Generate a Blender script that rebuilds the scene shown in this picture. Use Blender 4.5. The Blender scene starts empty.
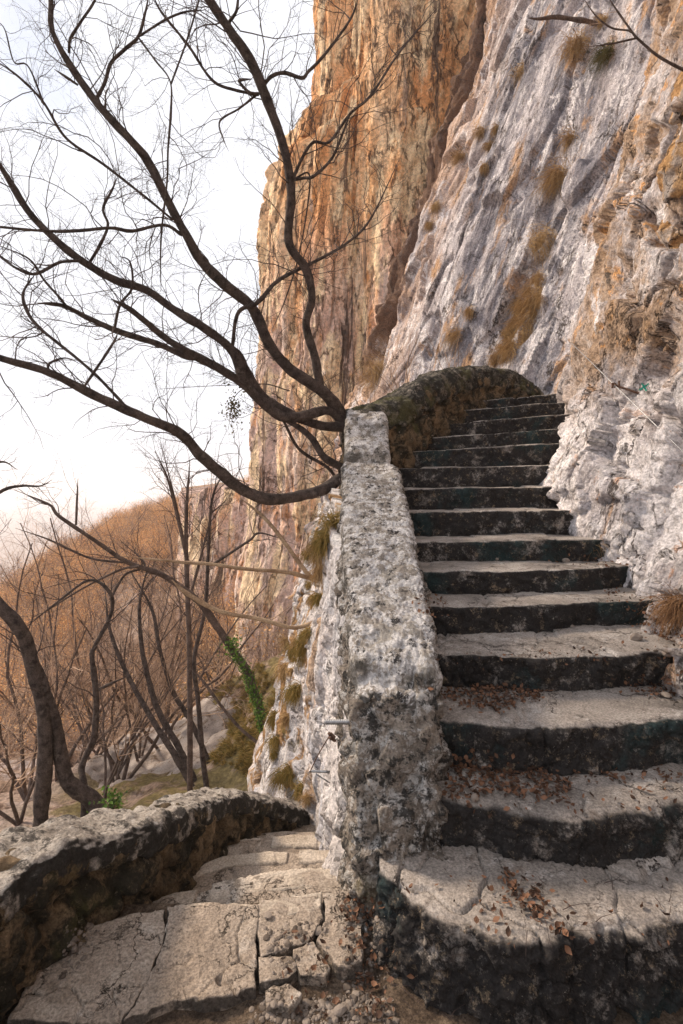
import bpy, math, random
import numpy as np
from mathutils import Vector
random.seed(7); RNG = np.random.default_rng(11)
sc = bpy.context.scene
col = sc.collection
# ------------------------------------------------------------------ camera
EYE = np.array((0.0, 0.0, 1.62)); PITCH = math.radians(3.02); F = 512.0; HAZE = 0.0009; HZ0 = -1400.0
cam = bpy.data.objects.new('camera', bpy.data.cameras.new('camera')); col.objects.link(cam)
cam.location = EYE; cam.rotation_euler = (math.radians(90) - PITCH, 0, 0)
cam.data.lens = 18.0; cam.data.sensor_width = 36.0; cam.data.clip_start = 0.05; cam.data.clip_end = 20000
sc.camera = cam
# ------------------------------------------------------------------ world, sun, exposure
SUN_EL, SUN_AZ = 38.0, -62.0        # azimuth from +Y towards +X
world = bpy.data.worlds.new('World'); sc.world = world; world.use_nodes = True
wn = world.node_tree; wn.nodes.clear()
o_ = wn.nodes.new('ShaderNodeOutputWorld')
b1 = wn.nodes.new('ShaderNodeBackground'); b2 = wn.nodes.new('ShaderNodeBackground'); mx = wn.nodes.new('ShaderNodeMixShader')
sky = wn.nodes.new('ShaderNodeTexSky'); sky.sky_type = 'NISHITA'; sky.sun_disc = False
sky.sun_elevation = math.radians(SUN_EL); sky.sun_rotation = math.radians(SUN_AZ); sky.air_density = 1.2; sky.dust_density = 1.5
wn.links.new(sky.outputs[0], b1.inputs[0]); b1.inputs[1].default_value = 0.12
b2.inputs[0].default_value = (0.93, 0.94, 1.0, 1); b2.inputs[1].default_value = 1.06
tc = wn.nodes.new('ShaderNodeTexCoord'); mp = wn.nodes.new('ShaderNodeMapping'); mp.inputs['Scale'].default_value = (1, 1, 1.6)
nz = wn.nodes.new('ShaderNodeTexNoise'); nz.inputs['Scale'].default_value = 2.2; nz.inputs['Detail'].default_value = 7; nz.inputs['Roughness'].default_value = 0.55
wn.links.new(tc.outputs['Generated'], mp.inputs[0]); wn.links.new(mp.outputs[0], nz.inputs[0])
# clouds thin out high up on the left of the valley
vm = wn.nodes.new('ShaderNodeVectorMath'); vm.operation = 'DOT_PRODUCT'; vm.inputs[1].default_value = (-0.53, 0.575, 0.62)
wn.links.new(tc.outputs['Generated'], vm.inputs[0])
mr = wn.nodes.new('ShaderNodeMapRange'); mr.inputs[1].default_value = 0.955; mr.inputs[2].default_value = 1.0; mr.inputs[3].default_value = 0.0; mr.inputs[4].default_value = 0.40
wn.links.new(vm.outputs['Value'], mr.inputs[0])
sb = wn.nodes.new('ShaderNodeMath'); sb.operation = 'SUBTRACT'; wn.links.new(nz.outputs[0], sb.inputs[0]); wn.links.new(mr.outputs[0], sb.inputs[1])
mr2 = wn.nodes.new('ShaderNodeMapRange'); mr2.inputs[1].default_value = 0.10; mr2.inputs[2].default_value = 0.36; wn.links.new(sb.outputs[0], mr2.inputs[0])
wn.links.new(mr2.outputs[0], mx.inputs[0]); wn.links.new(b1.outputs[0], mx.inputs[1]); wn.links.new(b2.outputs[0], mx.inputs[2])
wn.links.new(mx.outputs[0], o_.inputs[0])
sun = bpy.data.objects.new('sun', bpy.data.lights.new('sun', 'SUN')); col.objects.link(sun)
sun.data.energy = 4.8; sun.data.angle = math.radians(9); sun.data.color = (1.0, 0.82, 0.63)
_e, _a = math.radians(SUN_EL), math.radians(SUN_AZ)
sun.rotation_euler = Vector((-math.cos(_e) * math.sin(_a), -math.cos(_e) * math.cos(_a), -math.sin(_e))).to_track_quat('-Z', 'Y').to_euler()
sc.view_settings.view_transform = 'Standard'; sc.view_settings.look = 'None'
sc.view_settings.exposure = 0.16; sc.view_settings.gamma = 1.0
sc.cycles.max_bounces = 5; sc.cycles.volume_bounces = 1; sc.cycles.transparent_max_bounces = 4
# ------------------------------------------------------------------ geometry helpers
def P(px, py, d):
    X, Y = px - 341.5, 512.0 - py
    c, s = math.cos(PITCH), math.sin(PITCH)
    v = np.array((X, Y * s + F * c, Y * c - F * s))
    return EYE + v * (d / v[1])
def zat(py, d): return P(341.5, py, d)[2]
_perm = np.random.default_rng(3).permutation(256); _perm = np.concatenate([_perm, _perm, _perm]).astype(np.int64)
_g = np.random.default_rng(5).normal(size=(256, 3)); _g /= np.linalg.norm(_g, axis=1)[:, None]
def perlin(p):
    p = np.asarray(p, float); i = np.floor(p).astype(np.int64); f = p - i; i &= 255
    u = f * f * f * (f * (f * 6 - 15) + 10); r = 0
    for dx in (0, 1):
        wx = u[:, 0] if dx else 1 - u[:, 0]
        a = _perm[(i[:, 0] + dx) & 255]
        for dy in (0, 1):
            wy = u[:, 1] if dy else 1 - u[:, 1]
            b = _perm[(a + i[:, 1] + dy) & 255]
            for dz in (0, 1):
                wz = u[:, 2] if dz else 1 - u[:, 2]
                g = _g[_perm[(b + i[:, 2] + dz) & 255]]
                r = r + wx * wy * wz * (g[:, 0] * (f[:, 0] - dx) + g[:, 1] * (f[:, 1] - dy) + g[:, 2] * (f[:, 2] - dz))
    return r * 1.6
def fbm(p, o=4, g=0.5, ridge=False):
    p = np.asarray(p, float).reshape(-1, 3); a, s, r = 1.0, 1.0, 0
    for k in range(o):
        n = perlin(p * s + 17.3 * k)
        r = r + a * ((1 - 2 * np.abs(n)) if ridge else n); a *= g; s *= 2.03
    return r
def worley(p):
    p = np.asarray(p, float); i = np.floor(p).astype(np.int64)
    f1 = np.full(len(p), 9.0); f2 = np.full(len(p), 9.0); cid = np.zeros(len(p), np.int64)
    for dx in (-1, 0, 1):
        for dy in (-1, 0, 1):
            for dz in (-1, 0, 1):
                c = i + (dx, dy, dz); h = _perm[(_perm[(_perm[c[:, 0] & 255] + c[:, 1]) & 255] + c[:, 2]) & 255]
                q = c + 0.5 + _g[h] * 0.42
                d = np.linalg.norm(q - p, axis=1); m = d < f1
                f2 = np.where(m, f1, np.minimum(f2, d)); cid = np.where(m, h, cid); f1 = np.where(m, d, f1)
    return f1, f2, cid
def facet(p, s, amp, warp=.25, off=0.):
    """angular broken faces: every cell is a tilted plane"""
    p = np.asarray(p, float); q = p * s + off + warp * np.stack([fbm(p * .9, 2), fbm(p * .9 + 9, 2), fbm(p * .9 + 31, 2)], 1); i = np.floor(q).astype(np.int64)
    f1 = np.full(len(q), 9.0); f2 = f1.copy(); val = np.zeros(len(q))
    for dx in (-1, 0, 1):
        for dy in (-1, 0, 1):
            for dz in (-1, 0, 1):
                c = i + (dx, dy, dz); h = _perm[(_perm[(_perm[c[:, 0] & 255] + c[:, 1]) & 255] + c[:, 2]) & 255]
                v = q - (c + 0.5 + _g[h] * 0.42); d = np.linalg.norm(v, axis=1); m = d < f1
                f2 = np.where(m, f1, np.minimum(f2, d)); val = np.where(m, (v * _g[(h * 7 + 3) & 255]).sum(1) * 1.1 + (h % 13) / 13 * .8 - .4, val); f1 = np.where(m, d, f1)
    return amp * (val * sstep(0, .06, f2 - f1) - .35 * (1 - sstep(0, .045, f2 - f1)))
def grooves(y, z, lines):
    r = 0
    for pts, w, dep in lines:
        pts = np.array(pts, float); best = np.full(len(y), 9.0)
        for a, b in zip(pts[:-1], pts[1:]):
            t = np.clip(((y - a[0]) * (b[0] - a[0]) + (z - a[1]) * (b[1] - a[1])) / ((b - a) ** 2).sum(), 0, 1)
            best = np.minimum(best, np.hypot(y - a[0] - t * (b[0] - a[0]), z - a[1] - t * (b[1] - a[1])))
        r = r - dep * (1 - sstep(.3 * w, w, best))
    return r
def sstep(a, b, x):
    t = np.clip((x - a) / (b - a), 0, 1); return t * t * (3 - 2 * t)
def new_mesh(name, V, faces_list, smooth=True, attr=None):
    """faces_list: list of int arrays (n,k)"""
    me = bpy.data.meshes.new(name); V = np.asarray(V, np.float32)
    me.vertices.add(len(V)); me.vertices.foreach_set('co', V.ravel())
    loops = np.concatenate([f.ravel() for f in faces_list]).astype(np.int32)
    tot = np.concatenate([np.full(len(f), f.shape[1]) for f in faces_list]).astype(np.int32)
    st = np.concatenate([[0], np.cumsum(tot)[:-1]]).astype(np.int32)
    me.loops.add(len(loops)); me.loops.foreach_set('vertex_index', loops)
    me.polygons.add(len(tot)); me.polygons.foreach_set('loop_start', st); me.polygons.foreach_set('loop_total', tot)
    me.polygons.foreach_set('use_smooth', np.full(len(tot), smooth))
    if attr is not None:
        a = me.attributes.new('flow', 'FLOAT_VECTOR', 'POINT'); a.data.foreach_set('vector', np.asarray(attr, np.float32).ravel())
    me.update(calc_edges=True); me.validate()
    return me
def link(name, me, mat, parent=None, base=None):
    if base is None: base = parent.location if parent is not None else None
    o = bpy.data.objects.new(name, me)
    if base is not None:
        b = np.array(base, np.float32)
        co = np.empty(len(me.vertices) * 3, np.float32); me.vertices.foreach_get('co', co)
        co = (co.reshape(-1, 3) - b).ravel(); me.vertices.foreach_set('co', co); me.update()
        if parent is None: o.location = base
    if parent is not None: o.parent = parent
    me.materials.append(mat); col.objects.link(o); return o
def tag(o, label=None, cat=None, group=None, kind=None):
    if label: o['label'] = label
    if cat: o['category'] = cat
    if group: o['group'] = group
    if kind: o['kind'] = kind
    return o
def thing(name, base, label, cat, group=None):
    o = bpy.data.objects.new(name, None); col.objects.link(o); o.location = base; o.empty_display_size = 0.2
    return tag(o, label, cat, group)
def gridfaces(n, m, wrap=False):
    i, j = np.meshgrid(np.arange(n - 1), np.arange(m if wrap else m - 1), indexing='ij'); j2 = (j + 1) % m
    return np.stack([i * m + j, i * m + j2, (i + 1) * m + j2, (i + 1) * m + j], -1).reshape(-1, 4)
def gnormals(G, wrap=False):
    du = np.gradient(G, axis=0)
    dv = (np.roll(G, -1, 1) - np.roll(G, 1, 1)) if wrap else np.gradient(G, axis=1)
    N = np.cross(dv, du); N /= np.linalg.norm(N, axis=2)[..., None] + 1e-9; return N
def resample(pts, n):
    pts = np.asarray(pts, float); L = np.concatenate([[0], np.cumsum(np.linalg.norm(np.diff(pts[:, :min(3, pts.shape[1])], axis=0), axis=1))])
    t = np.linspace(0, L[-1], n); return np.stack([np.interp(t, L, pts[:, k]) for k in range(pts.shape[1])], 1)
def spline(pts, n):
    """Catmull-Rom then even resample"""
    p = np.asarray(pts, float); q = np.vstack([2 * p[0] - p[1], p, 2 * p[-1] - p[-2]]); out = []
    for i in range(1, len(q) - 2):
        t = np.linspace(0, 1, 12, endpoint=False)[:, None]; a, b, c, d = q[i - 1], q[i], q[i + 1], q[i + 2]
        out.append(0.5 * (2 * b + (c - a) * t + (2 * a - 5 * b + 4 * c - d) * t ** 2 + (-a + 3 * b - 3 * c + d) * t ** 3))
    out.append(p[-1:]); return resample(np.vstack(out), n)
def closed_loft(G):
    """G (n,m,3) rings; caps added"""
    n, m, _ = G.shape; V = G.reshape(-1, 3); c0, c1 = G[0].mean(0), G[-1].mean(0)
    V = np.vstack([V, c0, c1]); j = np.arange(m); j2 = (j + 1) % m
    F4 = gridfaces(n, m, True)[:, ::-1]
    T0 = np.stack([np.full(m, n * m), j2, j], 1)[:, ::-1]
    T1 = np.stack([np.full(m, n * m + 1), (n - 1) * m + j, (n - 1) * m + j2], 1)[:, ::-1]
    a, b, c = V[F4[:, 0]], V[F4[:, 1]], V[F4[:, 2]]; ctr = V.mean(0); d = V[F4[:, 3]]
    vol = (np.cross(b - a, c - a) * (a - ctr)).sum() + (np.cross(c - a, d - a) * (a - ctr)).sum()
    if vol < 0: F4, T0, T1 = F4[:, ::-1], T0[:, ::-1], T1[:, ::-1]
    return V, [F4, T0, T1]
def rrect(x0, x1, z0, z1, r, m, top_r=None):
    """closed rounded rectangle, m points, (u,z)"""
    rt = top_r if top_r is not None else r; pts = []
    for cx, cz, a0, rr in ((x1 - rt, z1 - rt, 0, rt), (x0 + rt, z1 - rt, 90, rt), (x0 + r, z0 + r, 180, r), (x1 - r, z0 + r, 270, r)):
        for a in np.linspace(a0, a0 + 90, 7): pts.append((cx + rr * math.cos(math.radians(a)), cz + rr * math.sin(math.radians(a))))
    pts.append(pts[0]); return resample(pts, m + 1)[:-1]
def wall_loft(spine, m, step, r=0.05):
    """spine rows: x,y,halfwidth,zbottom,ztop -> displaced-ready grid rings across a wall"""
    L = np.linalg.norm(np.diff(np.asarray(spine)[:, :2], axis=0), axis=1).sum(); n = max(4, int(L / step))
    S = spline(spine, n); T = np.gradient(S[:, :2], axis=0); T /= np.linalg.norm(T, axis=1)[:, None]
    G = np.zeros((n, m, 3))
    for i in range(n):
        q = rrect(-S[i, 2], S[i, 2], S[i, 3], S[i, 4], 0.02, m, min(r, S[i, 2] * .95, (S[i, 4] - S[i, 3]) * .6))
        G[i, :, 0] = S[i, 0] + q[:, 0] * T[i, 1]; G[i, :, 1] = S[i, 1] - q[:, 0] * T[i, 0]; G[i, :, 2] = q[:, 1]
    # dense end rings shrink to close the wall with a rounded end
    def cap(g, t):
        c = g.mean(0); out = []
        ns = max(12, int(max(np.ptp(g[:, 2]), np.ptp(g[:, 0]), np.ptp(g[:, 1])) * .5 / step))
        for s in np.linspace(1, .03, ns)[1:]: out.append(c + (g - c) * s + np.array((t[0], t[1], 0)) * .05 * (1 - s ** 6))
        return out
    return np.array(cap(G[0], -T[0])[::-1] + list(G) + cap(G[-1], T[-1]))
def rubble(p, s, depth, groove=0.10):
    """cobble-like bulging stones with mortar joints"""
    q = p * s + 0.25 * np.stack([fbm(p * 6, 2), fbm(p * 6 + 9, 2), fbm(p * 6 + 31, 2)], 1)
    f1, f2, cid = worley(q); e = f2 - f1
    return depth * (sstep(0, 0.28, e) - 0.6 + 0.5 * ((cid % 17) / 17 - 0.5)), e
def displace(G, fn, wrap=True, ref=None):
    N = gnormals(G, wrap); p = G.reshape(-1, 3)
    if wrap: sg = (N * (G - G.mean(1, keepdims=True))).sum()
    else: sg = (N[:, :-1] * np.asarray(ref, float)).sum()
    if sg < 0: N = -N
    return (p + N.reshape(-1, 3) * fn(p, N.reshape(-1, 3))[:, None]).reshape(G.shape)
def tube(pts, rad, m=10, rough=0.0, n=None):
    """pts (k,3) rad(k)"""
    q = np.hstack([np.asarray(pts, float), np.asarray(rad, float)[:, None]])
    L = np.linalg.norm(np.diff(q[:, :3], axis=0), axis=1).sum()
    n = n or max(6, int(L / max(0.02, min(np.mean(rad) * 1.2, .3)))); S = spline(q, n)
    T = np.gradient(S[:, :3], axis=0); T /= np.linalg.norm(T, axis=1)[:, None] + 1e-9
    ref = np.array((0.13, 0.97, 0.2)); A = np.cross(T, ref); A /= np.linalg.norm(A, axis=1)[:, None] + 1e-9; B = np.cross(T, A)
    a = np.linspace(0, 2 * np.pi, m, endpoint=False)
    R = np.maximum(S[:, 3], 0.0006)[:, None]
    G = S[:, None, :3] + (np.cos(a)[None, :, None] * A[:, None] + np.sin(a)[None, :, None] * B[:, None]) * R[..., None]
    if rough:
        p = G.reshape(-1, 3); sc_ = 1 / max(0.02, np.mean(rad))
        d = fbm(p * sc_ * .22, 2).reshape(n, m) * rough * .7 + fbm(p * sc_ * .9, 2).reshape(n, m) * rough * .4
        G = G + (G - S[:, None, :3]) * d[..., None]
    return G
class Acc:
    def __init__(s): s.V = []; s.F = {}; s.n = 0
    def add(s, V, Fs):
        V = np.asarray(V, float).reshape(-1, 3); s.V.append(V)
        for f in Fs: s.F.setdefault(f.shape[1], []).append(f + s.n)
        s.n += len(V)
    def mesh(s, name, smooth=True): return new_mesh(name, np.vstack(s.V), [np.vstack(v) for v in s.F.values()], smooth)
    def tube(s, *a, **k): s.add(*closed_loft(tube(*a, **k)))
def sticks(PP, RR, m=3):
    """PP (N,K,3) RR (N,K) -> verts, faces"""
    N, K, _ = PP.shape; T = np.gradient(PP, axis=1); T /= np.linalg.norm(T, axis=2)[..., None] + 1e-9
    ref = np.array((0.31, 0.9, 0.29)); A = np.cross(T, ref); A /= np.linalg.norm(A, axis=2)[..., None] + 1e-9; B = np.cross(T, A)
    a = np.linspace(0, 2 * np.pi, m, endpoint=False)
    G = PP[:, :, None] + (np.cos(a)[:, None] * A[:, :, None] + np.sin(a)[:, None] * B[:, :, None]) * RR[:, :, None, None]
    f = gridfaces(K, m, True); Fq = (f[None] + (np.arange(N) * K * m)[:, None, None]).reshape(-1, 4)
    return G.reshape(-1, 3), [Fq]
def unit(v): return v / (np.linalg.norm(v, axis=-1, keepdims=True) + 1e-9)
def grow(S, D, L, R0, K=7, jit=0.25, trop=(0, 0, 0), taper=0.25):
    N = len(S); PP = np.zeros((N, K, 3)); PP[:, 0] = S; d = unit(D); st = (L / (K - 1))[:, None]
    for k in range(1, K):
        d = unit(d + RNG.normal(size=(N, 3)) * jit + np.asarray(trop)); PP[:, k] = PP[:, k - 1] + d * st
    RR = R0[:, None] * np.linspace(1, taper, K)[None]
    return PP, RR
def children(PP, RR, per, ang=0.9, lf=(0.35, 0.6), rf=0.6, K=6, jit=0.25, trop=(0, 0, 0), tmin=0.2):
    N, Kp, _ = PP.shape; idx = np.repeat(np.arange(N), per); t = RNG.uniform(tmin, 0.98, len(idx)) * (Kp - 1)
    i = np.minimum(t.astype(int), Kp - 2); f = (t - i)[:, None]
    S = PP[idx, i] * (1 - f) + PP[idx, i + 1] * f; T = unit(PP[idx, i + 1] - PP[idx, i])
    D = unit(T * math.cos(ang) + unit(np.cross(T, RNG.normal(size=T.shape))) * math.sin(ang))
    L = np.linalg.norm(PP[idx, -1] - PP[idx, 0], axis=1) * RNG.uniform(*lf, len(idx)) * (1.15 - 0.6 * t / (Kp - 1))
    return grow(S, D, L, RR[idx, i] * rf, K, jit, trop)
# ------------------------------------------------------------------ material helpers
class NT:
    def __init__(s, name, rough=0.9, spec=0.25):
        s.m = bpy.data.materials.new(name); s.m.use_nodes = True; s.t = s.m.node_tree; s.b = s.t.nodes['Principled BSDF']
        s.b.inputs['Roughness'].default_value = rough; s.b.inputs['Specular IOR Level'].default_value = spec
        s.co = s.t.nodes.new('ShaderNodeTexCoord').outputs['Object']
    def N(s, k, **kw):
        n = s.t.nodes.new(k)
        for a, b in kw.items(): setattr(n, a, b)
        return n
    def L(s, a, b):
        if isinstance(a, (int, float)): b.default_value = a
        elif isinstance(a, tuple): b.default_value = a if len(a) == 4 or b.type == 'VECTOR' else (*a, 1)
        else: s.t.links.new(a, b)
    def flow(s):
        n = s.N('ShaderNodeAttribute', attribute_name='flow'); return n.outputs['Vector']
    def map(s, v, sc_): n = s.N('ShaderNodeMapping'); s.L(v, n.inputs[0]); n.inputs['Scale'].default_value = sc_; return n.outputs[0]
    def noise(s, v, scale, detail=8, rough=0.6, dist=0.0):
        n = s.N('ShaderNodeTexNoise'); s.L(v, n.inputs['Vector']); n.inputs['Scale'].default_value = scale; n.inputs['Detail'].default_value = detail
        n.inputs['Roughness'].default_value = rough; n.inputs['Distortion'].default_value = dist; return n.outputs['Fac']
    def vor(s, v, scale, feat='F1'):
        n = s.N('ShaderNodeTexVoronoi', feature=feat); s.L(v, n.inputs['Vector']); n.inputs['Scale'].default_value = scale; return n.outputs['Distance']
    def rng(s, v, a, b, c=0.0, d=1.0):
        n = s.N('ShaderNodeMapRange', interpolation_type='SMOOTHSTEP'); s.L(v, n.inputs[0])
        for k, x in zip((1, 2, 3, 4), (a, b, c, d)): n.inputs[k].default_value = x
        return n.outputs[0]
    def ma(s, op, a, b=0.0): n = s.N('ShaderNodeMath', operation=op); s.L(a, n.inputs[0]); s.L(b, n.inputs[1]); return n.outputs[0]
    def mix(s, f, a, b, blend='MIX'):
        n = s.N('ShaderNodeMix', data_type='RGBA', blend_type=blend); s.L(f, n.inputs[0]); s.L(a, n.inputs[6]); s.L(b, n.inputs[7]); return n.outputs[2]
    def ramp(s, f, stops):
        n = s.N('ShaderNodeValToRGB'); s.L(f, n.inputs[0]); e = n.color_ramp.elements
        while len(e) < len(stops): e.new(0.5)
        for el, (p, c) in zip(e, stops): el.position = p; el.color = (*c, 1)
        return n.outputs[0]
    def nz(s):
        g = s.N('ShaderNodeNewGeometry'); x = s.N('ShaderNodeSeparateXYZ'); s.L(g.outputs['Normal'], x.inputs[0]); return x.outputs[2]
    def axis(s, k, v=None): x = s.N('ShaderNodeSeparateXYZ'); s.L(v if v is not None else s.co, x.inputs[0]); return x.outputs[k]
    def island(s): return s.N('ShaderNodeNewGeometry').outputs['Random Per Island']
    def bump(s, h, strength, dist=0.02):
        n = s.N('ShaderNodeBump'); n.inputs['Strength'].default_value = strength; n.inputs['Distance'].default_value = dist; s.L(h, n.inputs['Height'])
        s.L(n.outputs[0], s.b.inputs['Normal'])
    def out(s, c): s.L(c, s.b.inputs['Base Color']); return s.m
def layered(name, stops, scale, layers=(), cracks=(), flow=False, stretch=(1, 1, 1), grain=(90, 0.35), bump=(0.6, 0.02, 25), rough=0.92, dist=0.0):
    t = NT(name, rough); v = t.flow() if flow else t.co; v0 = t.map(v, stretch)
    c = t.ramp(t.noise(v0, scale, 9, 0.62, dist), stops)
    for L in layers:
        q = t.map(v, L.get('stretch', (1, 1, 1)))
        m = t.rng(t.noise(q, L['scale'], L.get('detail', 8), L.get('rough', 0.65), L.get('dist', 0.0)), L['lo'], L['hi'])
        if 'up' in L: m = t.ma('MULTIPLY', m, t.rng(t.nz(), *L['up']))
        if 'h' in L: m = t.ma('MULTIPLY', m, t.rng(t.axis(2, v), *L['h']))
        if 'tr' in L: m = t.ma('MULTIPLY', m, t.rng(t.axis(1, t.flow()), *L['tr']))
        if 'e' in L: m = t.ma('MULTIPLY', m, t.rng(t.axis(1, v), *L['e']))
        if 's' in L: m = t.ma('MULTIPLY', m, t.rng(t.axis(0, v), *L['s']))
        c = t.mix(t.ma('MULTIPLY', m, L.get('amt', 1.0)), c, L['col'])
    hc = 0.0
    for K in cracks:
        q = t.map(t.co if K.get('co') else v, K.get('stretch', (1, 1, 1))); dn = t.N('ShaderNodeTexNoise'); t.L(q, dn.inputs['Vector']); dn.inputs['Scale'].default_value = K['scale'] * 1.7; dn.inputs['Detail'].default_value = 6; dn.inputs['Roughness'].default_value = .65
        va = t.N('ShaderNodeVectorMath', operation='SCALE'); t.L(dn.outputs['Color'], va.inputs[0]); va.inputs['Scale'].default_value = K.get('warp', 1.3) / K['scale']
        vb = t.N('ShaderNodeVectorMath', operation='ADD'); t.L(q, vb.inputs[0]); t.L(va.outputs[0], vb.inputs[1])
        m = t.rng(t.vor(vb.outputs[0], K['scale'], 'DISTANCE_TO_EDGE'), 0.0, K['w'], 1, 0)
        m = t.ma('MULTIPLY', m, t.rng(t.noise(v, K['scale'] * .8, 5), K.get('lo', .42), K.get('hi', .55)))
        c = t.mix(t.ma('MULTIPLY', m, K.get('amt', .9)), c, K['col']); hc = t.ma('ADD', hc, t.ma('MULTIPLY', m, K.get('dep', .8)))
    g = t.rng(t.noise(t.co, grain[0], 4, 0.7), 0.3, 0.7, 1 - grain[1], 1 + grain[1])
    x = t.N('ShaderNodeVectorMath', operation='SCALE'); t.L(c, x.inputs[0]); t.L(g, x.inputs['Scale'])
    h = t.ma('ADD', t.noise(v0, bump[2], 8, 0.7), t.ma('MULTIPLY', t.noise(t.co, bump[2] * 5, 4, 0.7), 0.35))
    if cracks: h = t.ma('SUBTRACT', h, hc)
    t.bump(h, bump[0], bump[1]); return t.out(x.outputs[0])
def simple(name, a, b, scale=8, rough=0.85, bumpv=0.3, stretch=(1, 1, 1), island=False):
    t = NT(name, rough); f = t.noise(t.map(t.co, stretch), scale, 5)
    if island: f = t.ma('ADD', t.ma('MULTIPLY', f, 0.3), t.ma('MULTIPLY', t.island(), 0.7)); f2 = t.rng(f, 0.1, 0.9)
    else: f2 = t.rng(f, 0.35, 0.65)
    if bumpv: t.bump(t.noise(t.map(t.co, stretch), scale * 4, 4), bumpv, 0.01)
    return t.out(t.mix(f2, a, b))
BLK = (0.022, 0.021, 0.022); TAN = (0.36, 0.28, 0.20)
M = {}
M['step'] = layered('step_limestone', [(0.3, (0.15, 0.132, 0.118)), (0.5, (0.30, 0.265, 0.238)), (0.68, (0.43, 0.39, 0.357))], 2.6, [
    dict(col=(0.49, 0.455, 0.43), scale=6, lo=0.54, hi=0.64, amt=0.7, rough=.75),
    dict(col=(0.13, 0.10, 0.08), scale=5, lo=0.55, hi=0.66, amt=0.8, rough=.75),
    dict(col=(0.07, 0.06, 0.055), scale=24, lo=0.64, hi=0.69, amt=0.6, rough=.8),
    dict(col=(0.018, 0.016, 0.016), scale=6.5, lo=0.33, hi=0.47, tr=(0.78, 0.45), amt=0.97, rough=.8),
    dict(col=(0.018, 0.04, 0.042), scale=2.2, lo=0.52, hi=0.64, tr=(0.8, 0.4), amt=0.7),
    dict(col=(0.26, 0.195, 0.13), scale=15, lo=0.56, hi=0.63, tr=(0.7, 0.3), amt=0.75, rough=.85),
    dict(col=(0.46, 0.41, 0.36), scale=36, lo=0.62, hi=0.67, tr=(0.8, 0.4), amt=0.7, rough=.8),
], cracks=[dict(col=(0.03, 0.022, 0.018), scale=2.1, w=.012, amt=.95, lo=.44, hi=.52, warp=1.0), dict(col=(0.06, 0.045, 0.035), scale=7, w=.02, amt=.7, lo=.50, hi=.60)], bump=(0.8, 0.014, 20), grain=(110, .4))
M['path'] = layered('path_limestone', [(0.3, (0.24, 0.19, 0.15)), (0.5, (0.36, 0.295, 0.24)), (0.7, (0.46, 0.40, 0.34))], 2.4, [
    dict(col=(0.17, 0.13, 0.095), scale=5, lo=0.54, hi=0.68, amt=0.7),
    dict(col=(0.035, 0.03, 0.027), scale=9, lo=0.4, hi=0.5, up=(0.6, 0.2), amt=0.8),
    dict(col=(0.55, 0.49, 0.43), scale=4, lo=0.54, hi=0.64, amt=0.7),
    dict(col=(0.07, 0.055, 0.045), scale=22, lo=0.61, hi=0.66, amt=0.7, rough=.8),
], cracks=[dict(col=(0.04, 0.03, 0.022), scale=2.6, w=.014, amt=.9, lo=.44, hi=.52), dict(col=(0.08, 0.06, 0.045), scale=8, w=.022, amt=.7, lo=.50, hi=.60)], bump=(0.9, 0.018, 22), grain=(110, .4))
M['edging'] = layered('edging_stone', [(0.3, (0.32, 0.265, 0.21)), (0.5, (0.44, 0.375, 0.31)), (0.7, (0.54, 0.475, 0.41))], 5, [dict(col=(0.10, 0.075, 0.055), scale=8, lo=0.57, hi=0.66, amt=0.7)], bump=(0.8, 0.012, 24))
M['coping'] = layered('coping_lichen', [(0.3, (0.23, 0.20, 0.165)), (0.5, (0.33, 0.295, 0.26)), (0.7, (0.43, 0.40, 0.36))], 4, [
    dict(col=(0.66, 0.64, 0.635), scale=11, lo=0.48, hi=0.53, amt=0.88, rough=.78),
    dict(col=(0.026, 0.024, 0.024), scale=13, lo=0.54, hi=0.58, amt=0.95, rough=.82),
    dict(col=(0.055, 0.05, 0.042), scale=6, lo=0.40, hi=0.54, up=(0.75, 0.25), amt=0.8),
], bump=(1.0, 0.02, 30))
M['rubble'] = layered('rubble_lichen', [(0.3, (0.11, 0.095, 0.08)), (0.5, (0.25, 0.21, 0.175)), (0.7, (0.38, 0.33, 0.28))], 5, [
    dict(col=(0.58, 0.56, 0.54), scale=12, lo=0.50, hi=0.56, amt=0.8, rough=.8),
    dict(col=(0.028, 0.027, 0.026), scale=19, lo=0.50, hi=0.56, amt=0.92, rough=.8),
    dict(col=(0.19, 0.15, 0.085), scale=3, lo=0.56, hi=0.66, amt=0.6),
], bump=(1.0, 0.03, 22))
M['darkrubble'] = layered('dark_mossy_rubble', [(0.3, (0.075, 0.055, 0.036)), (0.5, (0.17, 0.12, 0.072)), (0.7, (0.32, 0.22, 0.13))], 4, [
    dict(col=(0.022, 0.021, 0.015), scale=6, lo=0.43, hi=0.56, amt=0.93, rough=.75),
    dict(col=(0.36, 0.29, 0.22), scale=12, lo=0.63, hi=0.68, amt=0.75, rough=.7),
    dict(col=(0.09, 0.085, 0.02), scale=2.5, lo=0.56, hi=0.68, amt=0.4),
], bump=(1.0, 0.03, 18))
M['lowcoping'] = layered('low_wall_coping', [(0.3, (0.22, 0.19, 0.165)), (0.5, (0.36, 0.32, 0.28)), (0.7, (0.47, 0.43, 0.39))], 4, [
    dict(col=(0.55, 0.52, 0.49), scale=24, lo=0.55, hi=0.62, amt=0.6, rough=.75),
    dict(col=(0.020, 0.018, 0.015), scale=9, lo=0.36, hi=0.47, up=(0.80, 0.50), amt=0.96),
    dict(col=(0.045, 0.04, 0.036), scale=10, lo=0.51, hi=0.58, amt=0.9, rough=.8),
    dict(col=(0.15, 0.10, 0.045), scale=6, lo=0.56, hi=0.62, up=(0.6, 0.2), amt=0.7),
], bump=(1.0, 0.02, 26))
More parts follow.
